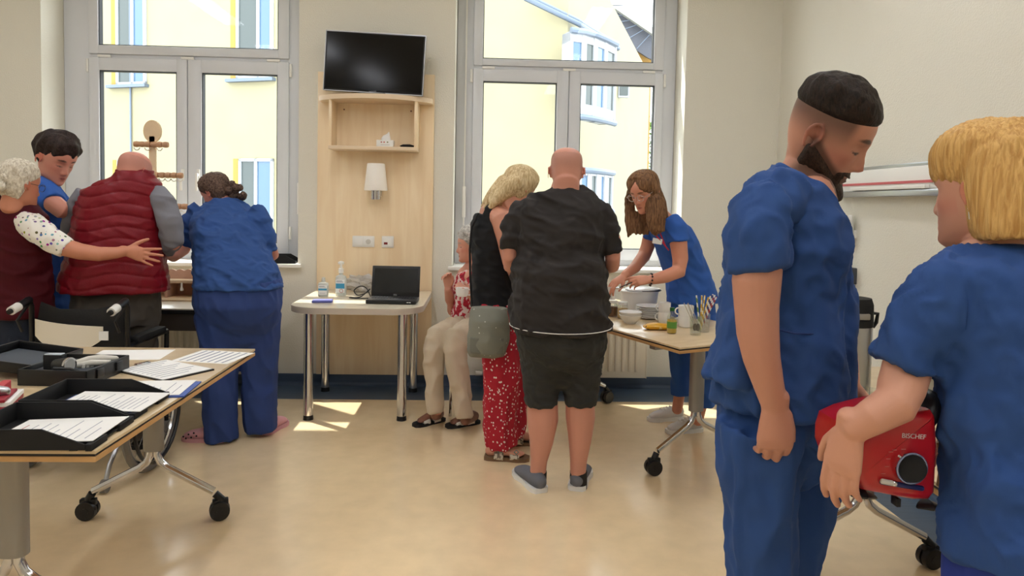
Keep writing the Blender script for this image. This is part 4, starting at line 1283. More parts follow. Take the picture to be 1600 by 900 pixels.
def hair_mat(name, c1, c2, stretch=(60, 60, 5), scale=2.5, rough=.45):
    m = wood_mat(name, c1, c2, stretch, scale, rough+.15, 0)
    m.node_tree.nodes['Principled BSDF'].inputs['Specular IOR Level'].default_value = .25
    nt = m.node_tree; Nn, L = nt.nodes, nt.links
    tx = [n_ for n_ in Nn if n_.type == 'TEX_NOISE'][0]
    bp = Nn.new('ShaderNodeBump'); bp.inputs['Strength'].default_value = .6; bp.inputs['Distance'].default_value = .004
    L.new(tx.outputs[0], bp.inputs['Height']); L.new(bp.outputs[0], Nn['Principled BSDF'].inputs['Normal'])
    return m
def glasses(h, m, root, r=.022, temple=True):
    mb = MB()
    for s in (-1, 1):
        ring = [h.w(s*.032+r*1.12*math.cos(a), .098-.12*(r*math.cos(a)*s+.03*0)**1*0-.006*abs(math.cos(a)*.5+.5*s*0), .116+r*.88*math.sin(a)) for a in [2*PI*i/22 for i in range(23)]]
        mb.tube(ring, .0014*h.k, 6)
        if temple: mb.tube([h.w(s*(.032+r*1.12), .096, .120), h.w(s*.073, .085, .122), h.w(s*.079, .0, .124), h.w(s*.078, -.02, .115)], .0014*h.k, 6)
    mb.tube([h.w(-.010, .098, .120), h.w(0, .101, .123), h.w(.010, .098, .120)], .0014*h.k, 6)
    me = mb.mesh('glasses', 40)
    return attach('glasses', me, m, root)
def cloth(name, col, rough=.85, weave=.25, var=.05):
    return mat(name, col, rough, bump=(700, weave, .0008), var=(6, var))
M_scrub = cloth('scrubs_blue', (40, 74, 132))
M_scrub2 = cloth('scrubs_bright_blue', (46, 92, 172))
M_scrubd = cloth('scrubs_navy', (40, 62, 118))
M_royal = cloth('trousers_royal_blue', (36, 56, 140))
def stub(q, c):
    a = (sstep(q[:, 2], .09, .14)*(q[:, 1] < .06)*(q[:, 2] < .19)*.30)[:, None]
    return c*(1-a)+np.array(lin((104, 76, 64)))*a
M_wsole = mat('sole_white', (226, 224, 220), .6)
M_wsh = mat('sneaker_white', (214, 210, 206), .8, bump=(300, .4))
rn = random.Random(5)
def strands(h, amp, fx, seed):
    def fn(me):
        c = coords(me); nn = normals(me); q = h.local(c)
        ang = np.arctan2(q[:, 1]+.04, q[:, 0])
        w = np.sin(ang*fx+6*np.sin(q[:, 2]*14+seed)+seed)*.6+np.sin(ang*fx*2.3+4*np.sin(q[:, 2]*22)+seed*2)*.4
        set_coords(me, c+nn*(amp*w)[:, None])
    return fn
# ------------------------------------------------------------------ people
def shoe(root, heel, d, L, w, mu, ms, kind='sneaker'):
    """heel: back of the heel on the floor; d: heel to toe"""
    d = Vector((d[0], d[1], 0)).normalized(); o = Vector((heel[0], heel[1], 0)); s = Vector((-d.y, d.x, 0)); up = Vector((0, 0, 1))
    k = L/.28
    sole = MB()
    xs = [(.0, .55), (.02, .8), (.07, .86), (.14, .8), (.2, 1.0), (.25, .82), (.275, .45)]
    th = .024 if kind != 'sandal' else .02
    poly = [(x*k, w*f_) for x, f_ in xs]+[(x*k, -w*f_) for x, f_ in reversed(xs)]
    Mx = Matrix(((d.x, s.x, 0, o.x-root.location.x), (d.y, s.y, 0, o.y-root.location.y), (0, 0, 1, -root.location.z), (0, 0, 0, 1)))
    so = sole.prism(poly, .0, th, Mx).build('sole', ms, root, 60)
    def P(x, z, y=0): return o+d*x*k+up*z+s*y
    if kind == 'sandal':
        mb = MB()
        for x, hgt in ((.09, .062), (.185, .045)):
            mb.loft([(P(x-.028, th*.6+hgt*.25), w*.96, hgt*.6), (P(x+.028, th*.6+hgt*.2), w*.98, hgt*.5)], 18, 'flat', s)
        attach('strap', mb.mesh('strap', 50), mu, root)
    else:
        mb = MB()
        tall = .075 if kind == 'sneaker' else .07
        mb.loft([(P(.018, .05), w*.62, .038), (P(.05, .055), w*.76, .046), (P(.10, .05), w*.8, .042), (P(.16, .042), w*.88, .032), (P(.22, .036), w*.86, .024), (P(.25, .03), w*.62, .016)], 18, 'round', s)
        mb.loft([(P(.05, .05), w*.6, .042), (P(.055, .05+tall*.55), w*.55, .045)], 16, 'flat', s)
        me = remesh(mb, .006, 5)
        attach('upper', me, mu, root)
    return so
def foot(mb, heel, d, L, w, ankle, ar):
    d = Vector((d[0], d[1], 0)).normalized(); o = Vector((heel[0], heel[1], 0)); s = Vector((-d.y, d.x, 0)); k = L/.28
    def P(x, z, y=0): return o+d*x*k+Vector((0, 0, z))+s*y
    mb.loft([(P(.03, .045), w*.62, .03), (P(.08, .055), w*.7, .036), (P(.15, .045), w*.8, .024), (P(.2, .036), w*.85, .016), (P(.222, .032), w*.8, .012)], 16, 'round', s)
    for i in range(5):
        y = w*(.66-.33*i); x = .222+(.0, .004, .0, -.008, -.018)[i]
        mb.loft([(P(x-.03, .035, y), .009, .009), (P(x+.018, .031, y*.98), (.011, .0085, .008, .0078, .007)[i], .008)], 8, 'round', s)
    mb.loft([(P(.055, .05), ar*1.05, ar*1.1), (Vector(ankle), ar, ar)], 14, 'round')
def ring_band(pts, r, name, m, root):
    mb = MB().tube(pts, r, 6); return attach(name, mb.mesh(name, 60), m, root)

DEPTH = .83
# ================= 1 bearded man in blue scrubs
p = person('bearded young man in blue scrubs looking down beside the blonde woman', 1215, 1250, 1.95)
B = MB()
h1 = Head(W(1271, 212, 1.885), (.08, -.014, .108), (.749, -.398, -.53), (.36, -.427, .829), 1.04)
add_head(B, h1, 0, 1.05)
B.loft([(h1.w(0, -.03, .075), .038, .038), N(1259, 250, 1.99, 31, .9), N(1250, 278, 1.98, 37, 1.0), N(1248, 318, 1.95, 50, 1.15), N(1245, 400, 1.95, 55, 1.1)], 20, 'round')
B.loft([N(1266, 300, 1.93, 34, 1.4), N(1272, 330, 1.93, 34, 1.6), N(1262, 400, 1.93, 34, 1.5)], 16)
B.loft([N(1225, 420, 1.95, 30), N(1220, 640, 1.95, 35)], 14)
B.loft([N(1205, 650, 1.88, 24), N(1195, 1260, 1.9, 18)], 12); B.loft([N(1250, 650, 2.02, 24), N(1228, 1210, 2.02, 18)], 12)
B.loft([N(1205, 340, 1.80, 22), N(1188, 380, 1.745, 37), N(1182, 440, 1.735, 38), N(1182, 480, 1.735, 34.5), N(1184, 520, 1.735, 33), N(1190, 560, 1.735, 29), N(1202, 605, 1.74, 23.5), N(1210, 632, 1.74, 21, .8)], 20)
add_hand(B, W(1211, 634, 1.74), (.05, .02, -1), (-.12, -1, .05), -1, .98, curls=((.75, .85, .5), (.62, .8, .5), (.6, .8, .5), (.6, .8, .5)), spread=.02, thumb=(.35, .2, .1), wrist_r=(.031, .024))
B.loft([N(1255, 360, 2.05, 18), N(1280, 395, 2.12, 28), N(1297, 480, 2.18, 28), N(1318, 560, 2.1, 22), N(1326, 596, 2.06, 17)], 16)
add_hand(B, W(1326, 598, 2.06), (.1, -.05, -1), (.3, 1, 0), 1, .92, curl=(.5, .6, .4), spread=.02)
def beard_col(q, c):
    x, y, z = q[:, 0], q[:, 1], q[:, 2]
    zb = np.interp(y, [-.10, -.06, 0, .04, .07, .09], [.148, .150, .154, .162, .170, .176])
    fade = sstep(z-zb, -.065, .0)*sstep(.062-y, 0, .02)*(z < .24)
    a = (fade*.8)[:, None]
    c = c*(1-a)+np.array(lin((70, 52, 44)))*a
    zc = np.interp(y, [-.03, .0, .05, .075, .095], [.112, .105, .07, .055, .046])
    st = sstep(zc-z, -.012, .006)*sstep(y, -.03, -.004)*sstep(z, -.012, .004)*(np.abs(x) < .09)
    a = (st*.8)[:, None]
    return c*(1-a)+np.array(lin((58, 42, 34)))*a
finish_body(B, p, .0034, (196, 140, 116), [h1], 3, brow=(52, 36, 28), beard=beard_col, lips=(168, 96, 88))
M_hd = hair_mat('hair_dark_brown', (44, 32, 24), (22, 16, 12), (90, 90, 30), 2.)
def th1(x, y, z):
    zb = np.interp(y, [-.10, -.06, 0, .04, .07, .09], [.148, .150, .154, .162, .170, .176])
    return -.006+.011*sstep(z-zb, -.002, .014)+.010*sstep(z-zb, 0., .06)
hair_cap(h1, th1, 'hair', M_hd, p, .0016, 5)
def bd1(x, y, z):
    zc = np.interp(y, [-.03, .0, .04, .06, .08, .1], [.094, .092, .070, .056, .043, .038])
    m_ = sstep(zc-z, -.002, .014)*sstep(y, -.024, -.006)
    mo = np.clip(2.0*gauss(z, .0615, .0052)*gauss(x, 0, .027), 0, 1)*(y > .05)
    mo = np.maximum(mo, sstep(np.abs(x), .021, .028)*sstep(.044-np.abs(x), 0, .008)*sstep(.064-z, 0, .006)*(y > .04))
    lip = gauss(z, .0495, .0075)*sstep(.024-np.abs(x), 0, .006)
    m_ = m_*(1-np.clip(lip*1.4, 0, 1))
    m_ = np.maximum(m_, mo*.62)
    return -.005+.0175*m_+.010*m_*sstep(.03-z, 0, .03)
hair_cap(h1, bd1, 'beard', hair_mat('beard_brown', (70, 50, 38), (36, 26, 20), (90, 90, 60), 2.5), p, .0014, 9, (420, 420, 200))
G = MB()
G.loft([N(1232, 258, 1.95, 16, 2.2), N(1238, 275, 1.95, 38, 1.8), N(1238, 300, 1.95, 56, 1.5), N(1236, 322, 1.95, 68, 1.35), N(1234, 345, 1.95, 80, 1.25), N(1231, 380, 1.95, 94, 1.1), N(1231, 450, 1.95, 98, 1.0), N(1227, 520, 1.95, 100, 1.0), N(1222, 575, 1.95, 106, 1.0), N(1220, 628, 1.95, 110, 1.0)], 28, 'flat', level=True)
G.loft([N(1232, 296, 1.86, 40, 1.0), N(1192, 325, 1.77, 46, 1.0), N(1182, 370, 1.745, 47, 1.0), N(1187, 420, 1.735, 45.5, 1.0)], 22, 'flat')
G.loft([N(1255, 352, 2.05, 24), N(1278, 385, 2.12, 34), N(1288, 420, 2.15, 36)], 18, 'flat')
G.loft([N(1158, 490, 1.90, 18, 1.6), N(1146, 545, 1.90, 27, 1.7), N(1138, 594, 1.90, 36, 1.6)], 20, 'flat')
hc, vn = h1.w(0, 0, 0), Vector((.94, -.34, 0))
apex = W(1293, 322, 1.83)
nb = W(1240, 262, 1.95)
nb0, nb1 = W(1216, 256, 1.95), W(1296, 324, 1.88)
def cut1(c):
    return nb0.x < c.x < nb1.x+.05 and abs(c.y-1.95*.83) < .105 and c.z > nb0.z+(c.x-nb0.x)*(nb1.z-nb0.z)/(nb1.x-nb0.x)
garment('scrub_top', G, M_scrub, p, .0065, 7, [(.009, (7, 7, 3), 15), (.0065, (15, 15, 6), 11), (.003, (34, 30, 13), 4)], cut=cut1)
G = MB().loft([N(1280, 492, 1.79, 45, .12), N(1280, 500, 1.79, 45, .12)], 16, 'flat')
ring_band([W(1215, 515, 1.77), W(1240, 521, 1.764), W(1270, 522, 1.768), W(1295, 516, 1.79)], .0022, 'pocket_seam', M_scrubd, p)
ring_band([W(1233, 366, 1.80), W(1262, 362, 1.79), W(1300, 363, 1.80), W(1318, 369, 1.85)], .0018, 'yoke_seam', M_scrubd, p)
G = MB()
G.loft([N(1222, 590, 1.95, 94, 1.0), N(1222, 660, 1.95, 101, .95), N(1220, 690, 1.95, 94, .85), N(1220, 715, 1.95, 80, .7)], 26, 'roundend', level=True)
G.loft([N(1195, 660, 1.88, 74, .9), N(1190, 730, 1.87, 66, .9), N(1190, 800, 1.87, 56, .95), N(1192, 900, 1.88, 52, 1.0), N(1194, 1100, 1.9, 48), N(1196, 1275, 1.9, 48)], 24, 'flat', level=True)
G.loft([N(1255, 660, 2.03, 68, .9), N(1260, 740, 2.04, 54, 1.0), N(1256, 790, 2.04, 49), N(1242, 850, 2.04, 45), N(1232, 900, 2.04, 42), N(1228, 1080, 2.03, 42), N(1228, 1225, 2.02, 42)], 24, 'flat', level=True)
garment('scrub_trousers', G, M_scrub, p, .0075, 7, [(.009, (9, 9, 2), 23), (.0065, (15, 15, 3.5), 21), (.003, (30, 30, 9), 8)])
shoe(p, W(1165, 1280, 1.90), (1, -.3), .29, .05, M_white, M_white); shoe(p, W(1205, 1230, 2.03), (1, -.1), .29, .05, M_white, M_white)

DEPTH = 1.0
# ================= 2 blonde woman holding the red appliance
p = person('woman with a blonde bob in blue scrubs holding the red appliance', 1588, 1500, 1.22)
B = MB()
h2 = Head(W(1515, 302, 1.29), (-.08, -.014, .108), (-.46, .885, -.10), (-.05, .09, 1), .93)
add_head(B, h2, 1, .85)
add_neck(B, h2, W(1562, 430, 1.28), .052, .07, (W(1545, 390, 1.3), .052, .055))
B.loft([N(1570, 430, 1.27, 50), N(1588, 900, 1.2, 50)], 12); B.loft([N(1540, 900, 1.2, 40), N(1540, 1480, 1.2, 30)], 12); B.loft([N(1640, 900, 1.2, 40), N(1640, 1480, 1.2, 30)], 12)
B.loft([N(1500, 440, 1.27, 40), N(1442, 520, 1.28, 34), N(1418, 572, 1.272, 37), N(1408, 606, 1.245, 36), N(1398, 632, 1.225, 34), N(1362, 652, 1.225, 28.5), N(1336, 668, 1.24, 24)], 20)
add_hand(B, W(1329, 669, 1.245), (-.10, .14, -1), (-.85, -.52, .05), 1, .94, curls=((.12, .32, .25), (.15, .36, .25), (.15, .4, .3), (.15, .4, .3)), spread=.035, thumb=(.7, .3, .2), wrist_r=(.031, .024))
B.loft([N(1700, 450, 1.2, 45), N(1720, 580, 1.22, 38), N(1640, 660, 1.38, 30), N(1560, 700, 1.42, 24)], 16)
add_hand(B, W(1556, 702, 1.42), (-1, .1, .0), (.1, .9, .3), -1, .92, curl=(.3, .4, .3))
finish_body(B, p, .0034, (208, 152, 126), [h2], 3, brow=(150, 110, 70), lips=(176, 96, 92))
M_bl = hair_mat('hair_blonde', (222, 180, 112), (186, 138, 76), (70, 70, 6), 2.2)
def th2(x, y, z):
    zb = np.interp(y, [-.03, .0, .04, .08, .1], [.118, .126, .136, .140, .142])
    return hair_ramp(z-zb, .032)
cap2 = MB()
P_ = head_points(96, 80); q_ = P_.reshape(-1, 3); d_ = q_-np.array([0, -.01, .12]); d_ /= np.linalg.norm(d_, axis=1)[:, None]
q_ = q_+d_*th2(q_[:, 0], q_[:, 1], q_[:, 2])[:, None]
cap2.add([Vector(v) for v in h2.arr(q_)], grid_faces(80, 96))
def hs(x, y, z, a, b): return (h2.w(x, y, z), a*h2.k, b*h2.k)
rt2 = h2.R @ Vector((1, 0, 0))
cap2.loft([hs(0, -.02, .232, .035, .04), hs(0, -.03, .222, .068, .066), hs(0, -.045, .19, .098, .085), hs(0, -.055, .14, .106, .083), hs(0, -.062, .08, .110, .080), hs(0, -.066, .035, .112, .078), hs(0, -.066, .012, .106, .07)], 28, 'flat', rt2)
garment('hair', cap2, M_bl, p, .0045, 6, fn=strands(h2, .0022, 34, 1))
ring_band([h2.w(-.084, -.012, .078), h2.w(-.086, -.014, .07), h2.w(-.085, -.014, .055)], .0018, 'earring', M_chrome, p)
G = MB()
G.loft([N(1556, 386, 1.29, 62, .7), N(1560, 402, 1.28, 104, .6), N(1572, 430, 1.27, 126, .65), N(1584, 500, 1.26, 122, .8), N(1590, 600, 1.24, 120, .85), N(1594, 700, 1.22, 117, .9), N(1594, 780, 1.21, 112, .95), N(1590, 830, 1.2, 114, .95), N(1588, 872, 1.2, 116, .95)], 28, 'flat', level=True)
G.loft([N(1500, 425, 1.28, 48), N(1468, 455, 1.27, 53), N(1442, 505, 1.265, 57), N(1414, 572, 1.27, 57)], 22, 'flat')
G.loft([N(1680, 425, 1.24, 50), N(1710, 500, 1.22, 55), N(1715, 570, 1.22, 55)], 20, 'flat')
garment('scrub_top', G, M_scrub, p, .0065, 7, [(.008, (8, 8, 4), 33), (.006, (14, 14, 7), 31), (.0028, (30, 30, 12), 14)])
G = MB()
G.loft([N(1588, 840, 1.2, 105, .95), N(1588, 960, 1.2, 112, .9)], 26, 'flat', level=True)
G.loft([N(1535, 940, 1.18, 62, 1.1), N(1538, 1200, 1.18, 55), N(1540, 1490, 1.2, 50)], 20, 'flat'); G.loft([N(1642, 940, 1.2, 62, 1.1), N(1642, 1200, 1.2, 55), N(1642, 1490, 1.2, 50)], 20, 'flat')
garment('scrub_trousers', G, M_royal, p, .009, 7, (.006, (14, 14, 4), 41))
for px in (1540, 1642): a_ = W(px, 1480, 1.12); shoe(p, (a_.x, 1.12, 0), (-.3, 1), .25, .045, M_white, M_white)

# the red appliance in her hands
ap0 = W(1398, 712, 1.30)
t = thing('appliance', 'red rounded household appliance with a round dark dial', 'appliance', ap0)
M_redp = mat('appliance_red', (176, 18, 26), .28, coat=.5)
out = [(1336, 676), (1362, 664), (1412, 651), (1460, 643), (1466, 652), (1469, 700), (1465, 772), (1455, 784), (1430, 784), (1352, 769), (1337, 748), (1328, 722), (1329, 698)]
bm = bmesh.new()
fv = [bm.verts.new(W(x, y, 1.24)-ap0) for x, y in out]
bv = [bm.verts.new(W(x, y, 1.24)-ap0+Vector((0, .15, 0))) for x, y in out]
K = len(out)
bm.faces.new(fv); bm.faces.new(list(reversed(bv)))
for i in range(K): bm.faces.new((fv[i], bv[i], bv[(i+1) % K], fv[(i+1) % K]))
bmesh.ops.recalc_face_normals(bm, faces=bm.faces)
eds = [e for e in bm.edges if (e.verts[0] in fv) == (e.verts[1] in fv)]
bmesh.ops.bevel(bm, geom=eds, offset=.016, segments=4, affect='EDGES', profile=.5)
me = bpy.data.meshes.new('housing'); bm.to_mesh(me); bm.free()
me.polygons.foreach_set('use_smooth', [True]*len(me.polygons)); me.set_sharp_from_angle(angle=.7)
obj('housing', me, M_redp, t)
def al(x, y, dd=0): return W(x, y, 1.24+dd)-ap0
MB().loft([(al(1423, 731, .0), .0265, .0265), (al(1423, 731, -.012), .025, .025)], 32, 'flat', Vector((1, 0, 0))).build('dial', M_blackm, t)
dl = MB()
c_ = al(1423, 731, -.006)
rr = [c_+Vector((.0275*math.cos(a), -.004, .0275*math.sin(a))) for a in [2*PI*i/32 for i in range(33)]]
dl.tube(rr, .0022, 8).build('dial_ring', mat('ring_blue_grey', (150, 160, 196), .25, metal=.7), t)
MB().tube([al(1404, 712, -.003), al(1410, 717, -.003)], .0018, 6).build('pointer', M_white, t)
MB().tube([al(1378, 753, -.001), al(1440, 763, -.001)], .005, 10, 'round').build('lever_slot', mat('slot_blue', (40, 44, 96), .3), t)
MB().tube([al(1379, 752, -.006), al(1394, 755, -.006)], .005, 10, 'round').build('lever_knob', M_dev, t)
MB().tube([al(1396, 755, -.006), al(1399, 756, -.006)], .0055, 10, 'round').build('lever_ring', M_chrome, t)
text('lettering', 'BISCHEF', .0125, frame_mat(al(1428, 682, -.0012), (1, 0, -.06), (.06, 0, 1)), mat('letter_grey', (214, 200, 200), .4), t)
mk = MB().box((-.004, -.0004, -.0006), (.004, .0004, .0006)).mesh('mark')
for i, (x, y) in enumerate(((1392, 706), (1388, 717), (1386, 729), (1380, 740), (1398, 703), (1412, 702))):
    o = obj('scale_mark', mk, mat('mark_pale', (196, 110, 106), .5), t); o.location = al(x, y, -.0008)
for (x, y) in ((1347, 770), (1450, 788)):
    MB().loft([(al(x-10, y-2, .05), .006, .02), (al(x, y, .04), .0095, .022), (al(x+9, y+1, .05), .006, .02)], 12).build('foot', M_black, t)
MB().box((-.004, 0, -.012), (.004, .02, .004), .001).build('foot', M_black, t).location = al(1405, 783, .02)
MB().loft([(al(1432, 650, .06), .02, .05), (al(1440, 636, .06), .024, .05), (al(1448, 622, .06), .02, .04)], 18).build('top_slot_cover', mat('cover_dark', (26, 26, 34), .35), t)
MB().tube([al(1470, 690, .06), al(1476, 720, .06), al(1470, 760, .06)], .008, 10).build('side_grip', mat('grip_sand', (150, 120, 84), .5), t)
ca = [ap0+al(1468, 730, .1), ap0+al(1478, 742, .1), ap0+al(1486, 712, .1), ap0+al(1496, 716, .12)]
cable('black cord hanging from the red appliance', ca, .0035)

# ================= 3 man in black T-shirt, back to us
p = person('bald man in a black T-shirt and denim shorts seen from behind', 876, 765, 3.42)
B = MB()
h3 = Head(W(886, 231, 3.43), (0, -.02, .235), (.12, 1, -.28), (.03, .3, 1), 1.0, 1.03)
add_head(B, h3)
add_neck(B, h3, W(884, 302, 3.42), .064, .085, (W(885, 285, 3.43), .066, .066))
B.loft([N(880, 315, 3.42, 40, .6), N(876, 520, 3.42, 45)], 14)
for s, xs in ((-1, ((815, 797, 797, 838))), (1, ((938, 957, 957, 925)))):
    B.loft([N(xs[0], 335, 3.42, 16), N(xs[1], 375, 3.41, 13.5), N(xs[2], 402, 3.42, 12.5), N(xs[2], 415, 3.46, 11.5), N((xs[2]+xs[3])/2, 420, 3.62, 10), N(xs[3], 415, 3.78, 8)], 16)
    add_hand(B, W(xs[3], 414, 3.79), (-.3*s, .9, .1), (.2*s, .3, .9), 1 if s < 0 else -1, .95, curl=(.5, .6, .4))
B.loft([N(850, 540, 3.42, 22), N(848, 625, 3.42, 24), N(848, 655, 3.43, 25), N(846, 690, 3.43, 19), N(842, 720, 3.44, 13.5), N(840, 745, 3.45, 12.5), N(839, 758, 3.46, 11)], 18)
B.loft([N(904, 540, 3.42, 22), N(906, 625, 3.42, 23), N(907, 652, 3.43, 23.5), N(906, 690, 3.43, 18), N(904, 720, 3.44, 13.5), N(903, 745, 3.45, 12.5), N(903, 758, 3.46, 11)], 18)
finish_body(B, p, .0055, (202, 142, 122), [h3], 3, beard=stub)
M_tee = cloth('tee_charcoal', (42, 38, 37), .9, .2)
G = MB()
G.loft([N(885, 291, 3.42, 25, 1.0), N(882, 300, 3.42, 45, .75), N(878, 312, 3.42, 62, .65), N(876, 330, 3.42, 72, .7), N(876, 360, 3.42, 70, .85), N(874, 395, 3.42, 69, .95), N(873, 425, 3.42, 76, 1.05), N(873, 446, 3.42, 76, 1.04), N(874, 462, 3.42, 77.5, 1.02), N(875, 485, 3.42, 79.5, 1.05), N(876, 512, 3.42, 79.5, 1.02)], 28, 'flat', level=True)
G.loft([N(845, 322, 3.42, 13), N(817, 333, 3.42, 22), N(802, 360, 3.41, 20), N(796, 389, 3.41, 14.5)], 18, 'flat')
G.loft([N(908, 322, 3.42, 13), N(936, 333, 3.42, 22), N(950, 362, 3.41, 20), N(957, 395, 3.41, 14.5)], 18, 'flat')
def hem_line(pts, name, m, root, r=.002): return ring_band(pts, r, name, m, root)
garment('t_shirt', G, M_tee, p, .008, 7, [(.010, (7, 7, 10), 51), (.005, (14, 14, 18), 52)])
def ellipse_band(px, py, y, hw, ratio, n=40): 
    c, a, b = N(px, py, y, hw, ratio); return [c+Vector((a*math.cos(2*PI*i/n), b*math.sin(2*PI*i/n), 0)) for i in range(n+1)]
ring_band(ellipse_band(876, 507, 3.42, 80.6, 1.04), .0022, 'hem_piping', mat('piping_white', (226, 224, 220), .8), p)
G = MB()
G.loft([N(876, 500, 3.42, 75, 1.0), N(877, 540, 3.42, 70.5, .95), N(878, 565, 3.42, 62, .8), N(878, 582, 3.42, 50, .6)], 26, 'roundend', level=True)
G.loft([N(848, 530, 3.42, 36, 1.2), N(848, 560, 3.42, 36, 1.15), N(846, 595, 3.42, 29.5, 1.1), N(845, 632, 3.42, 25, 1.1)], 22, 'flat')
G.loft([N(907, 530, 3.42, 36, 1.2), N(907, 560, 3.42, 36, 1.15), N(908, 595, 3.42, 29.5, 1.1), N(907, 632, 3.42, 25, 1.1)], 22, 'flat')
M_den = mat('denim_black', (46, 46, 44), .9, bump=(420, .35, .001), var=(5, .25))
garment('shorts', G, M_den, p, .0075, 12, [(.0055, (12, 12, 16), 61), (.003, (26, 26, 22), 62)])
for px in (845, 904):
    c0_ = MB().loft([N(px-4 if px < 870 else px, 735, 3.45, 14, 1.), N(px-5 if px < 870 else px, 764, 3.46, 13.5, 1.2)], 18, 'flat')
    attach('sock', remesh(c0_, .005, 3), M_blackm, p)
M_gsh = mat('shoe_grey', (104, 106, 114), .8, bump=(400, .4))
a_ = WZ(846, 771, 0); shoe(p, a_, (-.35, .94), .30, .056, M_gsh, M_wsole)
a_ = WZ(900, 768, 0); shoe(p, a_, (.28, .96), .30, .056, M_gsh, M_wsole)

# ================= 4 blonde woman in black top and red trousers
p = person('blonde woman in a black sleeveless top and red patterned trousers', 785, 715, 3.92)
B = MB()
h4 = Head(W(812, 291, 3.92), (0, -.01, .13), (.72, .58, -.40), (.25, .22, .95), .95)
add_head(B, h4, 1, .9)
add_neck(B, h4, W(778, 335, 3.95), .050, .06, (W(788, 318, 3.95), .05, .05))
B.loft([N(772, 335, 3.95, 24), N(772, 480, 3.95, 26)], 14)
B.loft([N(772, 332, 3.92, 16), N(784, 342, 3.84, 17.5), N(792, 375, 3.82, 15.5), N(798, 410, 3.82, 13), N(806, 430, 3.86, 12), N(835, 425, 4.05, 9)], 18)
add_hand(B, W(836, 424, 4.06), (.8, .6, .0), (0, 0, 1), -1, .9)
B.loft([N(785, 335, 4.08, 15), N(806, 380, 4.14, 14), N(816, 420, 4.16, 12), N(846, 425, 4.3, 9)], 16)
add_hand(B, W(847, 424, 4.31), (.8, .6, .0), (0, 0, 1), 1, .9)
hl1 = WZ(757, 716, 0); foot(B, hl1, (1, -.12), .25, .042, W(776, 690, 3.88), .036)
hl2 = WZ(788, 694, 0); foot(B, hl2, (1, .05), .25, .042, W(800, 676, 4.08), .036)
B.loft([N(776, 560, 3.9, 14), N(778, 692, 3.88, 9)], 12); B.loft([N(800, 560, 4.06, 14), N(800, 678, 4.08, 9)], 12)
finish_body(B, p, .0055, (206, 146, 122), [h4], 3, brow=(140, 105, 70))
M_bl2 = hair_mat('hair_ash_blonde', (226, 206, 164), (176, 146, 102), (60, 60, 12), 2.)
H = MB()
P_ = head_points(80, 64); q_ = P_.reshape(-1, 3); d_ = q_-np.array([0, -.01, .12]); d_ /= np.linalg.norm(d_, axis=1)[:, None]
def th4(x, y, z): return hair_ramp(z-np.interp(y, [-.1, -.02, .03, .08, .1], [.03, .04, .10, .165, .18]), .026)
q_ = q_+d_*th4(q_[:, 0], q_[:, 1], q_[:, 2])[:, None]
H.add([Vector(v) for v in h4.arr(q_)], grid_faces(64, 80))
for dx, dy, yy in ((0, 0, 3.9), (6, 3, 3.86), (-4, -2, 3.96), (10, 8, 3.9), (3, -4, 3.98)):
    H.loft([N(806+dx*.3, 283+dy, yy, 16), N(792+dx, 290+dy, yy, 15), N(778+dx, 302+dy, yy, 11), N(766+dx, 314+dy, yy, 7), N(757+dx, 325+dy, yy, 2.5)], 12)
garment('hair', H, M_bl2, p, .005, 4, fn=strands(h4, .0013, 40, 3))
G = MB()
G.loft([N(768, 334, 3.95, 26, 1.0), N(766, 350, 3.95, 31, 1.05), N(767, 375, 3.95, 31.5, 1.1), N(768, 410, 3.95, 31, 1.05), N(769, 445, 3.95, 33, 1.05), N(770, 480, 3.95, 35.5, 1.05)], 26, 'flat', level=True)
G.loft([N(760, 345, 3.86, 9, .8), N(764, 328, 3.87, 8, .8), N(772, 320, 3.9, 7, .9), N(780, 326, 3.97, 8)], 12)
M_tank = mat('tank_black', (17, 18, 22), .85, bump=(500, .3, .001))
garment('tank_top', G, M_tank, p, .0075, 5, (.004, (14, 14, 14), 71))
M_redpr = ramp_mat('red_floral', [(0, (238, 226, 218)), (.25, (176, 26, 46)), (1, (160, 20, 40))], 58, 'VORONOI', .8, (1, 1, .8))
G = MB()
G.loft([N(772, 472, 3.95, 35.5, 1.05), N(780, 500, 3.95, 38, 1.), N(787, 540, 3.95, 37, 1.)], 24, 'flat', level=True)
G.loft([N(783, 520, 3.87, 29, 1.0), N(783, 580, 3.86, 30, .9), N(782, 630, 3.86, 29, .9), N(782, 670, 3.86, 27, .9), N(783, 697, 3.87, 25, .9)], 20, 'flat')
G.loft([N(797, 520, 4.03, 29, .9), N(797, 600, 4.05, 29, .9), N(797, 650, 4.05, 27, .9), N(799, 680, 4.06, 23, .9)], 20, 'flat')
garment('trousers', G, M_redpr, p, .0075, 6, [(.007, (15, 15, 4), 81)])
M_sand = ramp_mat('sandal_print', [(0, (196, 186, 164)), (.3, (120, 108, 92)), (.5, (206, 196, 176))], 60, 'NOISE', .7)
M_cork = mat('cork', (120, 92, 66), .9, bump=(200, .6))
shoe(p, hl1, (1, -.12), .255, .05, M_sand, M_cork, 'sandal'); shoe(p, hl2, (1, .05), .255, .05, M_sand, M_cork, 'sandal')
for (hl, dd) in ((hl1, Vector((1, -.12, 0)).normalized()),):
    for x in (.085, .175): attach('buckle', MB().torus(Vector((hl.x, hl.y, .0))+dd*x+Vector((0, -.036, .055)), .012, .0025, 'y', 4, 6).mesh('buckle'), mat('buckle_teal', (90, 160, 150), .3, metal=.5), p)
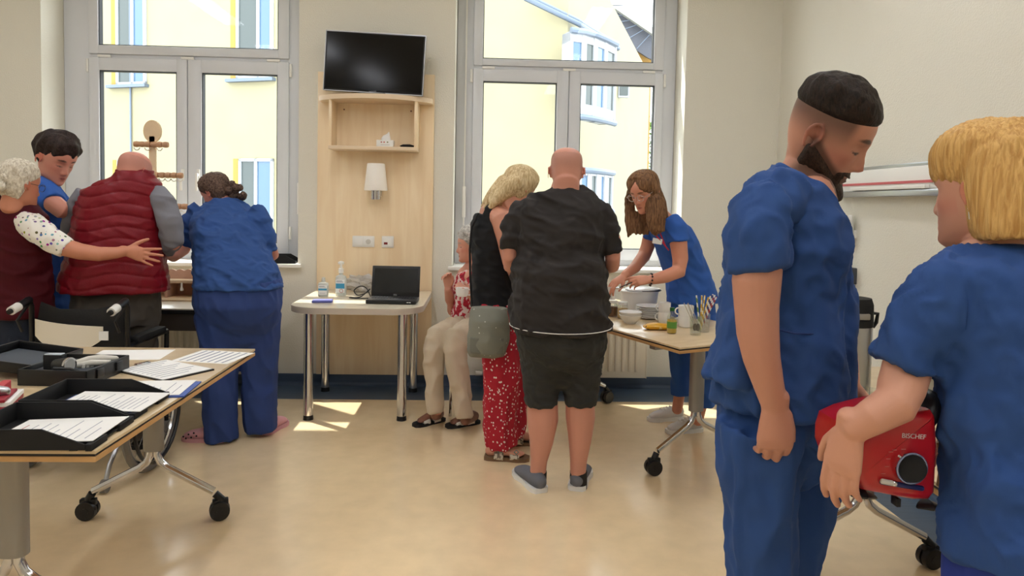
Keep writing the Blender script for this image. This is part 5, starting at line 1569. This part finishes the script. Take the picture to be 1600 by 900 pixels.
# her bag
bp_ = W(763, 560, 3.78)
t = thing('shoulder_bag', 'grey green dotted fabric bag hanging at the hip', 'bag', (bp_.x, bp_.y, bp_.z))
M_bag = ramp_mat('bag_dots', [(0, (196, 194, 184)), (.12, (128, 128, 116)), (1, (112, 112, 102))], 34, 'VORONOI', .9, rnd=.35)
bagmb = MB().loft([N(765, 480, 3.78, 29, .45), N(765, 500, 3.77, 32, .7), N(763, 530, 3.77, 33, .8), N(761, 550, 3.77, 31, .75), N(761, 557, 3.78, 27, .5)], 24, 'flat', level=True)
me = remesh(bagmb, .006, 5); folds(me, .004, (14, 14, 10), 91); me.transform(Matrix.Translation(-t.location)); smooth_shade(me); obj('bag_body', me, M_bag, t)
o = MB().loft([N(761, 528, 3.71, 27, .2), N(760, 553, 3.71, 26, .2)], 20, 'flat'); me = remesh(o, .005, 4); me.transform(Matrix.Translation(-t.location)); smooth_shade(me); obj('front_pocket', me, mat('bag_grey', (116, 116, 106), .9, bump=(500, .3)), t)
me = MB().tube([W(738, 482, 3.8), W(735, 440, 3.82), W(734, 390, 3.84), W(737, 355, 3.85), W(748, 333, 3.86)], .006, 8).mesh('strap'); me.transform(Matrix.Translation(-t.location)); obj('strap', me, M_blackm, t)
# ================= 5 seated elderly woman with a cup
p = person('seated elderly woman in a floral blouse holding a coffee cup', 725, 640, 4.6)
B = MB()
h5 = Head(W(711.5, 393, 4.68), (0, .112, .085), (-.97, -.12, -.12), (-.1, 0, 1), .93)
add_head(B, h5, 1, 1.0)
add_neck(B, h5, W(731, 428, 4.74), .046, .06)
B.loft([N(732, 430, 4.74, 18), N(738, 512, 4.78, 22)], 12)
B.loft([N(726, 432, 4.86, 12), N(714, 465, 4.86, 10), N(707, 486, 4.8, 9), N(703, 468, 4.72, 8), N(700, 452, 4.66, 6)], 14)
add_hand(B, W(700, 451, 4.66), (-.05, -.1, 1), (.2, .9, .2), -1, .85, curls=((.4, .9, .5), (.6, 1., .6), (.8, 1., .6), (.8, 1., .6)), thumb=(.5, .2, .2))
B.loft([N(738, 432, 4.62, 13), N(745, 465, 4.56, 11), N(747, 486, 4.53, 9.5), N(742, 470, 4.52, 8), N(738, 463, 4.52, 6.5)], 14)
add_hand(B, W(738, 463, 4.52), (-.75, -.1, .55), (.3, -.9, .2), 1, .85, curls=((.4, .7, .4),)*4, thumb=(.6, .3, .2))
for (hx, hy, kx, ky, kyd, ax, ay, ayd) in ((735, 512, 682, 530, 4.42, 680, 650, 4.36), (745, 516, 713, 530, 4.36, 726, 658, 4.28)):
    B.loft([N(hx, hy, 4.75, 14), N(kx, ky, kyd, 12), N(ax, ay, ayd, 7)], 12)
f5a = WZ(693, 656, 0); f5b = WZ(748, 660, 0)
foot(B, f5a, (-.75, -.65), .235, .04, W(682, 648, 4.36), .034); foot(B, f5b, (-.85, -.5), .235, .04, W(727, 656, 4.28), .034)
def sock5(pp, c):
    m_ = ((pp[:, 2] < .10) & (pp[:, 1] < 4.6))
    c[m_] = np.array(lin((120, 78, 60))); return c
finish_body(B, p, .0055, (206, 146, 124), [h5], 3, brow=(150, 140, 130), extra=sock5)
M_gh = hair_mat('hair_grey', (206, 202, 196), (150, 146, 140), (40, 40, 40), 2.)
def th5(x, y, z): return hair_ramp(z-np.interp(y, [-.1, -.03, .02, .05, .09], [.05, .06, .12, .16, .178]), .036)
hair_cap(h5, th5, 'hair', M_gh, p, .006, 5, (120, 120, 120))
M_fl = ramp_mat('blouse_floral', [(0, (226, 205, 200)), (.42, (226, 205, 200)), (.47, (186, 40, 60)), (.6, (146, 30, 46))], 34, 'NOISE', .85, detail=2.)
G = MB()
G.loft([N(732, 418, 4.74, 11), N(733, 428, 4.74, 20, 1.3), N(731, 445, 4.74, 23, 1.3), N(731, 470, 4.74, 25, 1.2), N(733, 500, 4.76, 29, 1.1), N(732, 515, 4.76, 34, 1.0)], 22, 'flat')
G.loft([N(728, 428, 4.85, 13), N(716, 455, 4.87, 14), N(711, 472, 4.84, 13)], 16, 'flat'); G.loft([N(738, 430, 4.63, 14), N(745, 455, 4.57, 14), N(747, 470, 4.55, 13)], 16, 'flat')
garment('blouse', G, M_fl, p, .0075, 5, (.005, (14, 14, 12), 101))
M_bei = cloth('trousers_beige', (196, 180, 156), .85)
G = MB()
G.loft([N(738, 505, 4.78, 30, 1.0), N(740, 525, 4.78, 31, 1.0)], 18)
G.loft([N(732, 512, 4.72, 21, 1.), N(705, 516, 4.55, 20, 1.), N(684, 527, 4.43, 19.5), N(678, 548, 4.40, 17.5), N(677, 590, 4.38, 15.5), N(679, 620, 4.37, 14), N(681, 645, 4.36, 14)], 20, 'flat')
G.loft([N(748, 516, 4.70, 22, 1.), N(730, 518, 4.48, 20, 1.), N(714, 528, 4.36, 20), N(711, 550, 4.33, 18), N(717, 590, 4.31, 16.5), N(723, 625, 4.29, 15), N(727, 653, 4.28, 14.5)], 20, 'flat')
garment('trousers', G, M_bei, p, .0075, 6, [(.006, (16, 16, 6), 111)])
M_shw = mat('sandal_cream', (226, 218, 206), .6)
shoe(p, f5a, (-.75, -.65), .24, .045, M_shw, M_blackm, 'sandal'); shoe(p, f5b, (-.85, -.5), .24, .045, M_shw, M_blackm, 'sandal')
cc = W(722, 463, 4.47)
t = cup('white coffee cup held by the seated woman', cc-Vector((0, 0, .0)), -.2, 'coffee_cup', .042, .055, None)
t = thing('chair', 'light chair with steel legs under the seated woman', 'chair', (W(750, 540, 4.82).x, 4.82, 0), PI/2)
MB().box((-.21, -.2, .43), (.21, .21, .462), .012).build('seat', mat('chair_beech', (206, 170, 126), .5), t)
MB().box((-.2, -.245, .60), (.2, -.225, .88), .008).build('backrest', mat('chair_beech2', (206, 170, 126), .5), t)
for s in (-1, 1):
    MB().tube([(s*.19, -.19, 0), (s*.19, -.2, .45), (s*.19, -.235, .86)], .011, 10).build('leg', M_chrome, t)
    MB().tube([(s*.19, .19, 0), (s*.19, .18, .44)], .011, 10).build('leg', M_chrome, t)
MB().box((-.235, -.2, .63), (-.195, .2, .652), .008).build('armrest', mat('arm_cream', (226, 212, 186), .5), t)
MB().tube([(-.2, .17, .44), (-.215, .17, .635)], .011, 10).build('arm_post', M_chrome, t)

# ================= 6 young woman with long hair serving
p = person('young woman with long brown hair and glasses in blue scrubs leaning over the crockery', 1080, 660, 4.35)
B = MB()
h6 = Head(W(994, 319, 4.02), (0, .11, .085), (-.64, -.62, -.42), (-.26, -.17, .95), .95)
add_head(B, h6, 1, .9)
add_neck(B, h6, W(1042, 350, 4.2), .046, .06)
B.loft([N(1045, 360, 4.2, 22), N(1078, 470, 4.32, 16)], 12)
B.loft([N(1050, 358, 4.12, 14), N(1060, 378, 4.09, 14), N(1063, 405, 4.08, 12.5), N(1060, 424, 4.06, 12), N(1040, 432, 4.0, 10.5), N(1018, 437, 3.93, 8)], 18)
add_hand(B, W(1016, 437, 3.92), (-1, -.15, -.08), (-.1, -.8, .6), 1, .85, curls=((.25, .5, .4), (.45, .7, .5), (.55, .8, .5), (.6, .8, .5)), thumb=(.35, .2, .1))
B.loft([N(1018, 360, 4.35, 12), N(1012, 385, 4.35, 11), N(1006, 400, 4.33, 10.5), N(992, 418, 4.22, 9), N(976, 430, 4.12, 7)], 16)
add_hand(B, W(975, 431, 4.11), (-.75, -.3, -.5), (-.3, -.4, .85), -1, .85, curl=(.35, .5, .3))
B.loft([N(1065, 480, 4.4, 10), N(1064, 600, 4.44, 9), N(1058, 640, 4.45, 8.5)], 12); B.loft([N(1097, 480, 4.3, 10), N(1101, 610, 4.275, 10), N(1090, 658, 4.27, 8.5)], 12)
finish_body(B, p, .0048, (206, 140, 112), [h6], 3, brow=(96, 66, 44), lips=(176, 88, 84))
M_br = hair_mat('hair_brown', (140, 104, 72), (88, 60, 40), (70, 70, 8), 2.)
H = MB()
P_ = head_points(80, 64); q_ = P_.reshape(-1, 3); d_ = q_-np.array([0, -.01, .12]); d_ /= np.linalg.norm(d_, axis=1)[:, None]
def th6(x, y, z):
    zb = np.interp(y, [-.1, 0, .02, .05, .06], [.02, .04, .09, .13, .15])
    zb = np.where(y > .045, np.maximum(.208-1.35*np.abs(x), .10), zb)
    return hair_ramp(z-zb, .020)
q_ = q_+d_*th6(q_[:, 0], q_[:, 1], q_[:, 2])[:, None]
H.add([Vector(v) for v in h6.arr(q_)], grid_faces(64, 80))
# curtains of hair
for ox in (0, 4, 8, 12, 16):
    H.loft([N(1006+ox*.7, 288+ox*.3, 4.08-ox*.001, 6), N(1014+ox, 312, 4.03, 7), N(1016+ox*1.1, 340, 4.02, 7), N(1018+ox*1.0, 358+ox*.2, 4.02, 5), N(1019+ox*.8, 368-abs(ox-6)*.6, 4.03, 2)], 10)
for ox in (0, 3, 6):
    H.loft([N(988+ox*.5, 288, 4.16, 5), N(981+ox, 312, 4.16, 5.5), N(981+ox, 345, 4.14, 5), N(982+ox*1.2, 370-ox, 4.13, 1.8)], 10)
for ox in (0, 6, 12, 18): H.loft([N(992+ox, 335, 4.15, 6), N(994+ox, 352, 4.14, 6), N(994+ox, 366, 4.13, 2)], 10)
H.loft([N(1014, 290, 4.15, 16), N(1028, 320, 4.13, 14), N(1036, 342, 4.12, 9), N(1040, 352, 4.12, 3)], 12)
garment('hair', H, M_br, p, .0045, 4, fn=strands(h6, .0018, 30, 2))
glasses(h6, mat('glasses_clear', (206, 200, 196), .25, metal=.6), p, .021)
G = MB()
G.loft([N(1036, 342, 4.2, 22, 1.1), N(1046, 355, 4.2, 33, 1.1), N(1056, 378, 4.22, 36, 1.0), N(1064, 402, 4.25, 35.5, 1.0), N(1075, 430, 4.28, 36.5, 1.0), N(1081, 458, 4.3, 39, 1.0), N(1081, 472, 4.3, 40, 1.0)], 24, 'flat', level=True)
G.loft([N(1045, 345, 4.13, 17), N(1056, 358, 4.1, 18), N(1059, 378, 4.09, 17)], 18, 'flat')
G.loft([N(1026, 350, 4.3, 13), N(1016, 362, 4.34, 12.5), N(1013, 372, 4.35, 12)], 16, 'flat')
garment('scrub_top', G, M_scrub2, p, .007, 6, [(.006, (14, 14, 8), 121)])
ring_band([W(1027, 352, 4.06), W(1033, 368, 4.06), W(1040, 385, 4.06), W(1045, 391, 4.07)], .004, 'lanyard', mat('lanyard_red', (186, 34, 60), .6), p)
ring_band([W(1025, 368, 4.04), W(1036, 380, 4.05), W(1044, 390, 4.07)], .004, 'lanyard', mat('lanyard_red2', (186, 34, 60), .6), p)
bdg = W(1027, 377, 4.045); me = MB().box((-.028, -.002, -.016), (.028, .002, .016), .001, Matrix.Translation(bdg) @ Matrix.Rotation(.15, 4, 'Y')).mesh('name_badge'); attach('name_badge', me, M_lwhite, p)
wb_ = N(1017, 437, 3.925, 9.5); mb = MB()
for i in range(10):
    a = 2*PI*i/10; mb.ell(wb_[0]+Vector((.004*math.sin(a), wb_[1]*math.cos(a), wb_[1]*math.sin(a))), (.006, .006, .006), 8, 6)
attach('bracelet', mb.mesh('bracelet'), mat('beads_dark', (50, 34, 30), .4), p)
G = MB()
G.loft([N(1079, 462, 4.33, 37, .9), N(1080, 500, 4.34, 38, .9)], 20, 'flat')
G.loft([N(1065, 490, 4.4, 22), N(1063, 550, 4.42, 18), N(1064, 614, 4.44, 15)], 18, 'flat'); G.loft([N(1097, 490, 4.3, 22), N(1099, 560, 4.28, 18), N(1101, 632, 4.27, 15.5)], 18, 'flat')
G.loft([N(1064, 600, 4.44, 16.3), N(1064, 616, 4.44, 16.3)], 18, 'flat'); G.loft([N(1101, 618, 4.27, 16.8), N(1101, 634, 4.27, 16.8)], 18, 'flat')
garment('scrub_trousers', G, M_scrub2, p, .0065, 5, (.0045, (14, 14, 5), 131))
f6a = WZ(1066, 655, 0); f6b = WZ(1096, 673, 0)
for fa, dd in ((f6a, (-1, -.18)), (f6b, (-1, -.22))):
    shoe(p, fa, dd, .25, .045, M_wsh, M_wsole)
    d_ = Vector((dd[0], dd[1], 0)).normalized(); s_ = Vector((-d_.y, d_.x, 0))
    lc = MB()
    for x in (.105, .13, .155, .18): lc.tube([Vector((fa.x, fa.y, .09-.2*(x-.1)))+d_*(x-.012)*.9+s_*-.025, Vector((fa.x, fa.y, .097-.2*(x-.1)))+d_*x*.9, Vector((fa.x, fa.y, .09-.2*(x-.1)))+d_*(x-.012)*.9+s_*.025], .003, 6)
    attach('laces', lc.mesh('laces'), M_lwhite, p)
sp0 = W(988, 441, 3.88); sp1 = W(966, 450, 3.9)
t = thing('serving_spoon', 'dark serving spoon held over the white tub', 'spoon', sp1)
MB().tube([sp0-sp1, Vector((0, 0, 0))], .003, 8).build('spoon_stem', M_black, t)
MB().ell((0, 0, 0), (.016, .011, .007), 14, 8).build('spoon_bowl', M_chrome, t)
cupp = W(955, 452, 4.1)
t = thing('paper_cup', 'white cup held over the table in the other hand', 'cup', cupp-Vector((0, 0, .06)))
MB().lathe([(.024, 0), (.03, .075), (.031, .077), (.028, .075), (.022, .004), (0, .004)], (0, 0, 0), 22).build('cup_wall', M_porc, t)

# ================= 7 woman in scrubs at the window, back to us
p = person('woman with a curly brown bun in blue scrubs bending at the window', 375, 680, 4.18)
B = MB()
h7 = Head(W(338, 299, 4.45), (0, -.01, .125), (-.80, .35, -.50), (-.45, .15, .88), .95)
add_head(B, h7, 1, .9)
add_neck(B, h7, W(352, 336, 4.44), .048, .045)
B.loft([N(355, 345, 4.38, 20), N(372, 470, 4.15, 30)], 12)
B.loft([N(305, 345, 4.36, 16), N(292, 372, 4.36, 13), N(284, 388, 4.34, 12.5), N(270, 400, 4.25, 10), N(258, 398, 4.18, 7.5)], 16)
add_hand(B, W(257, 397, 4.17), (-1, -.3, .3), (0, -.9, .3), 1, .88, curl=(.3, .4, .3))
B.loft([N(398, 350, 4.34, 8), N(421, 378, 4.3, 8.5), N(427, 398, 4.35, 8.5), N(420, 405, 4.6, 7)], 14)
add_hand(B, W(420, 405, 4.61), (-.3, .9, 0), (0, 0, 1), -1, .88, curl=(.4, .5, .3))
B.loft([N(345, 520, 4.12, 20), N(345, 680, 4.12, 12)], 12); B.loft([N(405, 520, 4.2, 20), N(407, 665, 4.22, 12)], 12)
finish_body(B, p, .0055, (200, 134, 114), [h7], 3, brow=(90, 64, 48))
M_br2 = hair_mat('hair_brown_grey', (112, 90, 76), (62, 44, 36), (50, 50, 50), 2.)
def th7(x, y, z): return hair_ramp(z-np.interp(y, [-.1, -.03, .0, .04, .08, .1], [.03, .04, .10, .14, .178, .19]), .020)
hair_cap(h7, th7, 'hair', M_br2, p, .002, 6)
H = MB(); bc = W(366, 300, 4.44)
for i in range(16): H.ell(bc+Vector((rn.gauss(0, .026), rn.gauss(0, .022), rn.gauss(-.01, .028))), (.024, .022, .024), 12, 8)
garment('hair_bun', H, M_br2, p, .005, 3, (.004, (90, 90, 90), 7))
G = MB()
G.loft([N(352, 310, 4.42, 18, 1.0), N(352, 320, 4.42, 34, .8), N(352, 338, 4.36, 50, .8), N(356, 362, 4.28, 55, .85), N(361, 388, 4.22, 56.5, .85), N(368, 415, 4.17, 62, .85), N(372, 438, 4.15, 66, .88), N(372, 449, 4.15, 67, .9)], 26, 'flat', level=True)
G.loft([N(318, 328, 4.39, 19), N(303, 342, 4.37, 20), N(293, 362, 4.36, 17), N(286, 384, 4.35, 14)], 18, 'flat')
G.loft([N(395, 332, 4.36, 18), N(410, 350, 4.32, 16), N(418, 372, 4.3, 13), N(422, 392, 4.3, 10.5)], 18, 'flat')
garment('scrub_top', G, M_scrub, p, .007, 6, [(.007, (8, 8, 13), 141), (.003, (18, 18, 22), 142)])
G = MB()
G.loft([N(372, 436, 4.15, 65, .85), N(372, 475, 4.15, 66.5, .9), N(374, 500, 4.15, 60, .8), N(374, 520, 4.15, 48, .6)], 24, 'roundend', level=True)
G.loft([N(341, 490, 4.12, 35, .95), N(343, 540, 4.12, 31, .95), N(343, 600, 4.12, 26, 1.), N(344, 650, 4.12, 26, 1.), N(346, 687, 4.12, 25, 1.)], 20, 'flat')
G.loft([N(406, 490, 4.2, 32, .95), N(406, 540, 4.2, 29, 1.), N(405, 600, 4.22, 26.5, 1.), N(406, 650, 4.23, 25.5, 1.), N(408, 671, 4.24, 24, 1.)], 20, 'flat')
garment('scrub_trousers', G, M_scrubd, p, .0075, 12, [(.006, (13, 13, 4), 151)])
M_pink_c = mat('clog_pink', (206, 150, 156), .6)
f7a = WZ(352, 690, 0); f7b = WZ(412, 680, 0)
shoe(p, f7a, (-1, .12), .26, .05, M_pink_c, M_pink_c); shoe(p, f7b, (.25, .97), .25, .05, M_pink_c, M_pink_c)
hm = MB().ell((0, 0, 0), (.0055, .003, .0055), 8, 6).mesh('clog_hole')
for (x, z) in ((.17, .058), (.20, .05), (.225, .04), (.18, .036), (.21, .03), (.15, .045)):
    q = obj('clog_hole', hm, M_blackm, p); q.location = (f7a.x-x-p.location.x, f7a.y-.042+.012*(z > .045)+.02*x-p.location.y, z)

# ================= 8 bald man in a red quilted vest
p = person('bald man in a red quilted vest and grey shirt seen from behind', 182, 690, 4.02)
B = MB()
h8 = Head(W(214, 238, 4.03), (0, -.025, .235), (.30, .88, -.42), (.12, .4, .9), 1.0, 1.02)
add_head(B, h8)
add_neck(B, h8, W(205, 296, 4.0), .062, .08)
B.loft([N(195, 310, 4.0, 36, .6), N(182, 470, 4.0, 40)], 12)
B.loft([N(252, 310, 3.98, 13), N(268, 360, 3.98, 13), N(270, 380, 4.02, 12), N(262, 388, 4.12, 10), N(250, 385, 4.3, 8)], 14)
add_hand(B, W(250, 385, 4.31), (-.2, 1, 0), (0, 0, 1), -1, .95, curl=(.5, .6, .4))
B.loft([N(125, 315, 4.0, 13), N(112, 365, 4.05, 12), N(112, 385, 4.12, 10), N(125, 385, 4.35, 8)], 14)
add_hand(B, W(126, 385, 4.36), (.2, 1, 0), (0, 0, 1), 1, .95, curl=(.5, .6, .4))
B.loft([N(150, 480, 4.02, 24), N(150, 680, 4.02, 12)], 12); B.loft([N(214, 480, 4.02, 24), N(214, 680, 4.02, 12)], 12)
finish_body(B, p, .0055, (206, 140, 122), [h8], 3, beard=stub)
glasses(h8, mat('glasses_dark', (60, 50, 48), .3), p, .022)
def quilt(axis_p):
    def fn(me):
        c = coords(me); nn = normals(me)
        s = (c[:, 2]+.016*np.sin(c[:, 0]*17.)+.0*c[:, 1])/.062
        fr = np.abs((s % 1.)-.5)*2
        puff = np.sqrt(np.clip(1-fr**3.2, 0, 1))
        set_coords(me, c+nn*((puff-.75)*.0085)[:, None])
    return fn
M_vest = mat('vest_red', (118, 14, 28), .45, bump=(160, .35, .002), var=(7, .08), spec=.3)
G = MB()
G.loft([N(211, 266, 4.01, 26, .95), N(209, 277, 4.0, 30, .9), N(203, 286, 4.0, 46, .7), N(190, 300, 4.0, 60, .62), N(186, 325, 4.0, 63, .7), N(184, 360, 4.0, 65, .78), N(182, 400, 4.0, 70, .82), N(179, 435, 4.0, 78, .84), N(179, 453, 4.0, 79, .84)], 28, 'flat', level=True)
garment('vest', G, M_vest, p, .006, 4, [(.004, (11, 11, 9), 161)], fn=quilt(None))
M_gsh2 = cloth('shirt_grey', (122, 122, 130), .85)
G = MB()
G.loft([N(240, 300, 4.0, 17), N(256, 318, 3.98, 17.5), N(266, 350, 3.98, 18), N(268, 375, 4.0, 17.5), N(262, 386, 4.1, 15), N(252, 386, 4.25, 12)], 18, 'flat')
garment('shirt_sleeve', G, M_gsh2, p, .007, 5, [(.005, (12, 12, 12), 171)])
G = MB()
G.loft([N(136, 302, 4.0, 15), N(122, 322, 4.0, 15.5), N(112, 352, 4.03, 14), N(109, 376, 4.08, 13), N(116, 384, 4.2, 12)], 18, 'flat')
garment('shirt_sleeve', G, M_gsh2, p, .007, 5, [(.005, (12, 12, 12), 172)])
M_gtr = cloth('trousers_grey', (74, 68, 62), .9)
G = MB()
G.loft([N(182, 440, 4.02, 60, .85), N(182, 480, 4.02, 63, .9), N(182, 505, 4.02, 62, .9)], 24, 'flat', level=True)
G.loft([N(150, 495, 4.02, 32), N(150, 590, 4.02, 27), N(150, 684, 4.02, 24)], 18, 'flat'); G.loft([N(214, 495, 4.02, 32), N(213, 590, 4.02, 27), N(213, 684, 4.02, 24)], 18, 'flat')
garment('trousers', G, M_gtr, p, .0075, 5, [(.006, (12, 12, 8), 181)])
for px in (150, 213): a_ = W(px, 690, 3.98); shoe(p, (a_.x, 3.96, 0), (0, 1), .28, .05, M_blackm, M_black)

# ================= 9 dark haired carer in scrubs behind
DEPTH = 1.03
p = person('dark haired carer in blue scrubs leaning in between the two red vests', 82, 690, 4.05)
B = MB()
h9 = Head(W(61, 246, 3.88), (.08, -.014, .108), (.80, -.373, -.469), (.46, -.15, .87), 1.1)
add_head(B, h9, 1, 1.)
add_neck(B, h9, W(66, 300, 4.0), .052, .065)
B.loft([N(72, 305, 4.03, 14), N(82, 480, 4.05, 14)], 12)
B.loft([N(70, 302, 3.93, 14), N(84, 318, 3.87, 14), N(98, 329, 3.85, 13.5), N(112, 332, 3.92, 12), N(124, 345, 4.0, 9)], 16)
add_hand(B, W(124, 346, 4.0), (.6, .5, -.5), (.2, -.8, .5), -1, .9, curl=(.3, .4, .3))
B.loft([N(66, 490, 4.06, 12), N(60, 680, 4.05, 10)], 12); B.loft([N(96, 490, 4.06, 12), N(104, 680, 4.05, 10)], 12)
finish_body(B, p, .005, (206, 140, 120), [h9], 3, brow=(60, 42, 34), lips=(170, 84, 80))
M_dk = hair_mat('hair_dark', (58, 44, 40), (30, 22, 20), (60, 60, 40), 2.)
def th9(x, y, z): return hair_ramp(z+.007*np.sin(x*110+y*40)+.006*np.sin(y*150)-np.interp(y, [-.1, -.03, .0, .04, .08, .1], [.05, .07, .138, .15, .166, .172]), .032)+.012*sstep(y, .04, .09)*sstep(z, .17, .2)
hair_cap(h9, th9, 'hair', M_dk, p, .006, 6, (70, 70, 50))
G = MB()
G.loft([N(52, 270, 4.04, 14, 1.), N(58, 284, 4.04, 28, .9), N(70, 312, 4.02, 33, .9), N(84, 360, 4.02, 26, 1.), N(84, 410, 4.03, 24, 1.), N(82, 450, 4.04, 25, 1.), N(80, 492, 4.05, 28, 1.)], 24, 'flat', level=True)
G.loft([N(58, 286, 3.98, 16), N(72, 299, 3.92, 20), N(84, 317, 3.87, 17.5)], 18, 'flat')
garment('scrub_top', G, M_scrub2, p, .007, 6, [(.006, (12, 12, 7), 191)])
G = MB().loft([N(82, 485, 4.05, 28, .9), N(82, 520, 4.05, 40, .6)], 20, 'flat')
G.loft([N(60, 510, 4.05, 22), N(60, 688, 4.05, 18)], 16, 'flat'); G.loft([N(105, 510, 4.05, 22), N(105, 688, 4.05, 18)], 16, 'flat')
garment('scrub_trousers', G, M_scrubd, p, .009, 5)
for px in (60, 105): a_ = W(px, 690, 4.02); shoe(p, (a_.x, a_.y-.03, 0), (.2, .97), .26, .045, M_white, M_white)

DEPTH = 1.0
# ================= 10 white haired woman with the maroon vest
DEPTH = 1.15
p = person('white haired woman in a maroon vest with her arm round the man', 30, 770, 3.3)
B = MB()
h10 = Head(W(42, 291, 3.17), (.08, -.014, .108), (.42, .88, -.14), (.05, .14, 1), .98)
add_head(B, h10, 1, 1.)
add_neck(B, h10, W(22, 335, 3.25), .05, .052)
B.loft([N(28, 345, 3.25, 28, .7), N(30, 480, 3.28, 22)], 12)
B.loft([N(48, 352, 3.2, 15), N(78, 372, 3.18, 15), N(100, 386, 3.18, 14), N(125, 393, 3.19, 12.8), N(155, 397, 3.21, 11.2), N(182, 395, 3.235, 9), N(197, 392, 3.255, 7.8)], 18)
add_hand(B, W(196, 392, 3.255), (1, .05, -.22), (0, -1, .05), -1, .97, curls=((.05, .1, .1), (.05, .1, .1), (.05, .12, .1), (.05, .12, .1)), spread=.16, thumb=(.85, .2, .1), thumb_fwd=.1, wrist_r=(.026, .02))
B.loft([N(5, 350, 3.25, 15), N(-15, 400, 3.25, 13), N(-10, 440, 3.3, 11), N(5, 450, 3.45, 8)], 14)
add_hand(B, W(6, 450, 3.46), (.3, 1, 0), (0, 0, 1), 1, .9)
B.loft([N(8, 510, 3.3, 14), N(6, 720, 3.3, 12)], 12); B.loft([N(46, 510, 3.3, 14), N(42, 720, 3.3, 12)], 12)
finish_body(B, p, .005, (198, 132, 104), [h10], 3, brow=(170, 160, 150))
M_wh = hair_mat('hair_white', (222, 214, 196), (176, 164, 144), (50, 50, 30), 2.)
def th10(x, y, z): return hair_ramp(z-np.interp(y, [-.1, -.03, .0, .04, .08, .1], [.012, .03, .125, .15, .175, .19]), .020)
hair_cap(h10, th10, 'hair', M_wh, p, .002, 6, (120, 120, 60))
H = MB(); bc = h10.w(.0, -.12, .10)
for i in range(10): H.ell(bc+Vector((rn.gauss(0, .018), rn.gauss(0, .016), rn.gauss(0, .02))), (.024, .022, .024), 12, 8)
garment('hair_bun', H, M_wh, p, .005, 3, (.003, (90, 90, 90), 7))
glasses(h10, mat('glasses_dark2', (50, 42, 40), .3), p, .022)
M_mar = mat('vest_maroon', (70, 12, 22), .7, bump=(160, .3, .002), var=(6, .1), spec=.2)
G = MB()
G.loft([N(17, 297, 3.25, 22, .95), N(19, 311, 3.25, 26, .9), N(24, 324, 3.25, 35, .8), N(27, 338, 3.25, 43, .7), N(30, 370, 3.26, 43, .8), N(31, 410, 3.27, 43, .8), N(32, 450, 3.28, 45, .85), N(33, 494, 3.28, 45.5, .85)], 24, 'flat', level=True)
garment('vest', G, M_mar, p, .007, 5, [(.006, (10, 10, 10), 201)])
def dots(name):
    m = mat(name, (236, 232, 222), .85); nt = m.node_tree; Nn, L = nt.nodes, nt.links
    tc = Nn.new('ShaderNodeTexCoord'); v = Nn.new('ShaderNodeTexVoronoi'); v.inputs['Scale'].default_value = 44; v.inputs['Randomness'].default_value = .7
    L.new(tc.outputs['Object'], v.inputs['Vector'])
    hs_ = Nn.new('ShaderNodeHueSaturation'); hs_.inputs['Saturation'].default_value = 1.1; hs_.inputs['Value'].default_value = .45
    L.new(v.outputs['Color'], hs_.inputs['Color'])
    lt = Nn.new('ShaderNodeMath'); lt.operation = 'LESS_THAN'; lt.inputs[1].default_value = .30
    L.new(v.outputs['Distance'], lt.inputs[0])
    mx = Nn.new('ShaderNodeMix'); mx.data_type = 'RGBA'; mx.inputs[6].default_value = (*lin((236, 232, 222)), 1)
    L.new(lt.outputs[0], mx.inputs[0]); L.new(hs_.outputs[0], mx.inputs[7]); L.new(mx.outputs[2], Nn['Principled BSDF'].inputs['Base Color'])
    return m
G = MB()
G.loft([N(40, 345, 3.22, 19), N(60, 360, 3.18, 20), N(85, 377, 3.175, 18.5), N(105, 389, 3.18, 15.5)], 20, 'flat')
M_dots = dots('blouse_fruit_print')
garment('blouse_sleeve', G, M_dots, p, .006, 5, [(.003, (18, 18, 18), 211)])
G = MB().loft([N(8, 345, 3.25, 18), N(-10, 390, 3.25, 17)], 16, 'flat')
garment('blouse_sleeve', G, M_dots, p, .006, 5, [(.003, (18, 18, 18), 211)])
G = MB().loft([N(32, 486, 3.3, 42, .85), N(32, 540, 3.3, 44, .8)], 20, 'flat')
G.loft([N(10, 530, 3.3, 22), N(6, 718, 3.3, 18)], 16, 'flat'); G.loft([N(48, 530, 3.3, 22), N(42, 718, 3.3, 18)], 16, 'flat')
garment('trousers', G, cloth('trousers_ink', (28, 36, 52), .9), p, .009, 5, [(.006, (12, 12, 6), 221)])
for px in (6, 42): a_ = W(px, 720, 3.25); shoe(p, (a_.x, a_.y, 0), (.2, .97), .25, .045, M_wsh, M_wsole)
DEPTH = 1.0
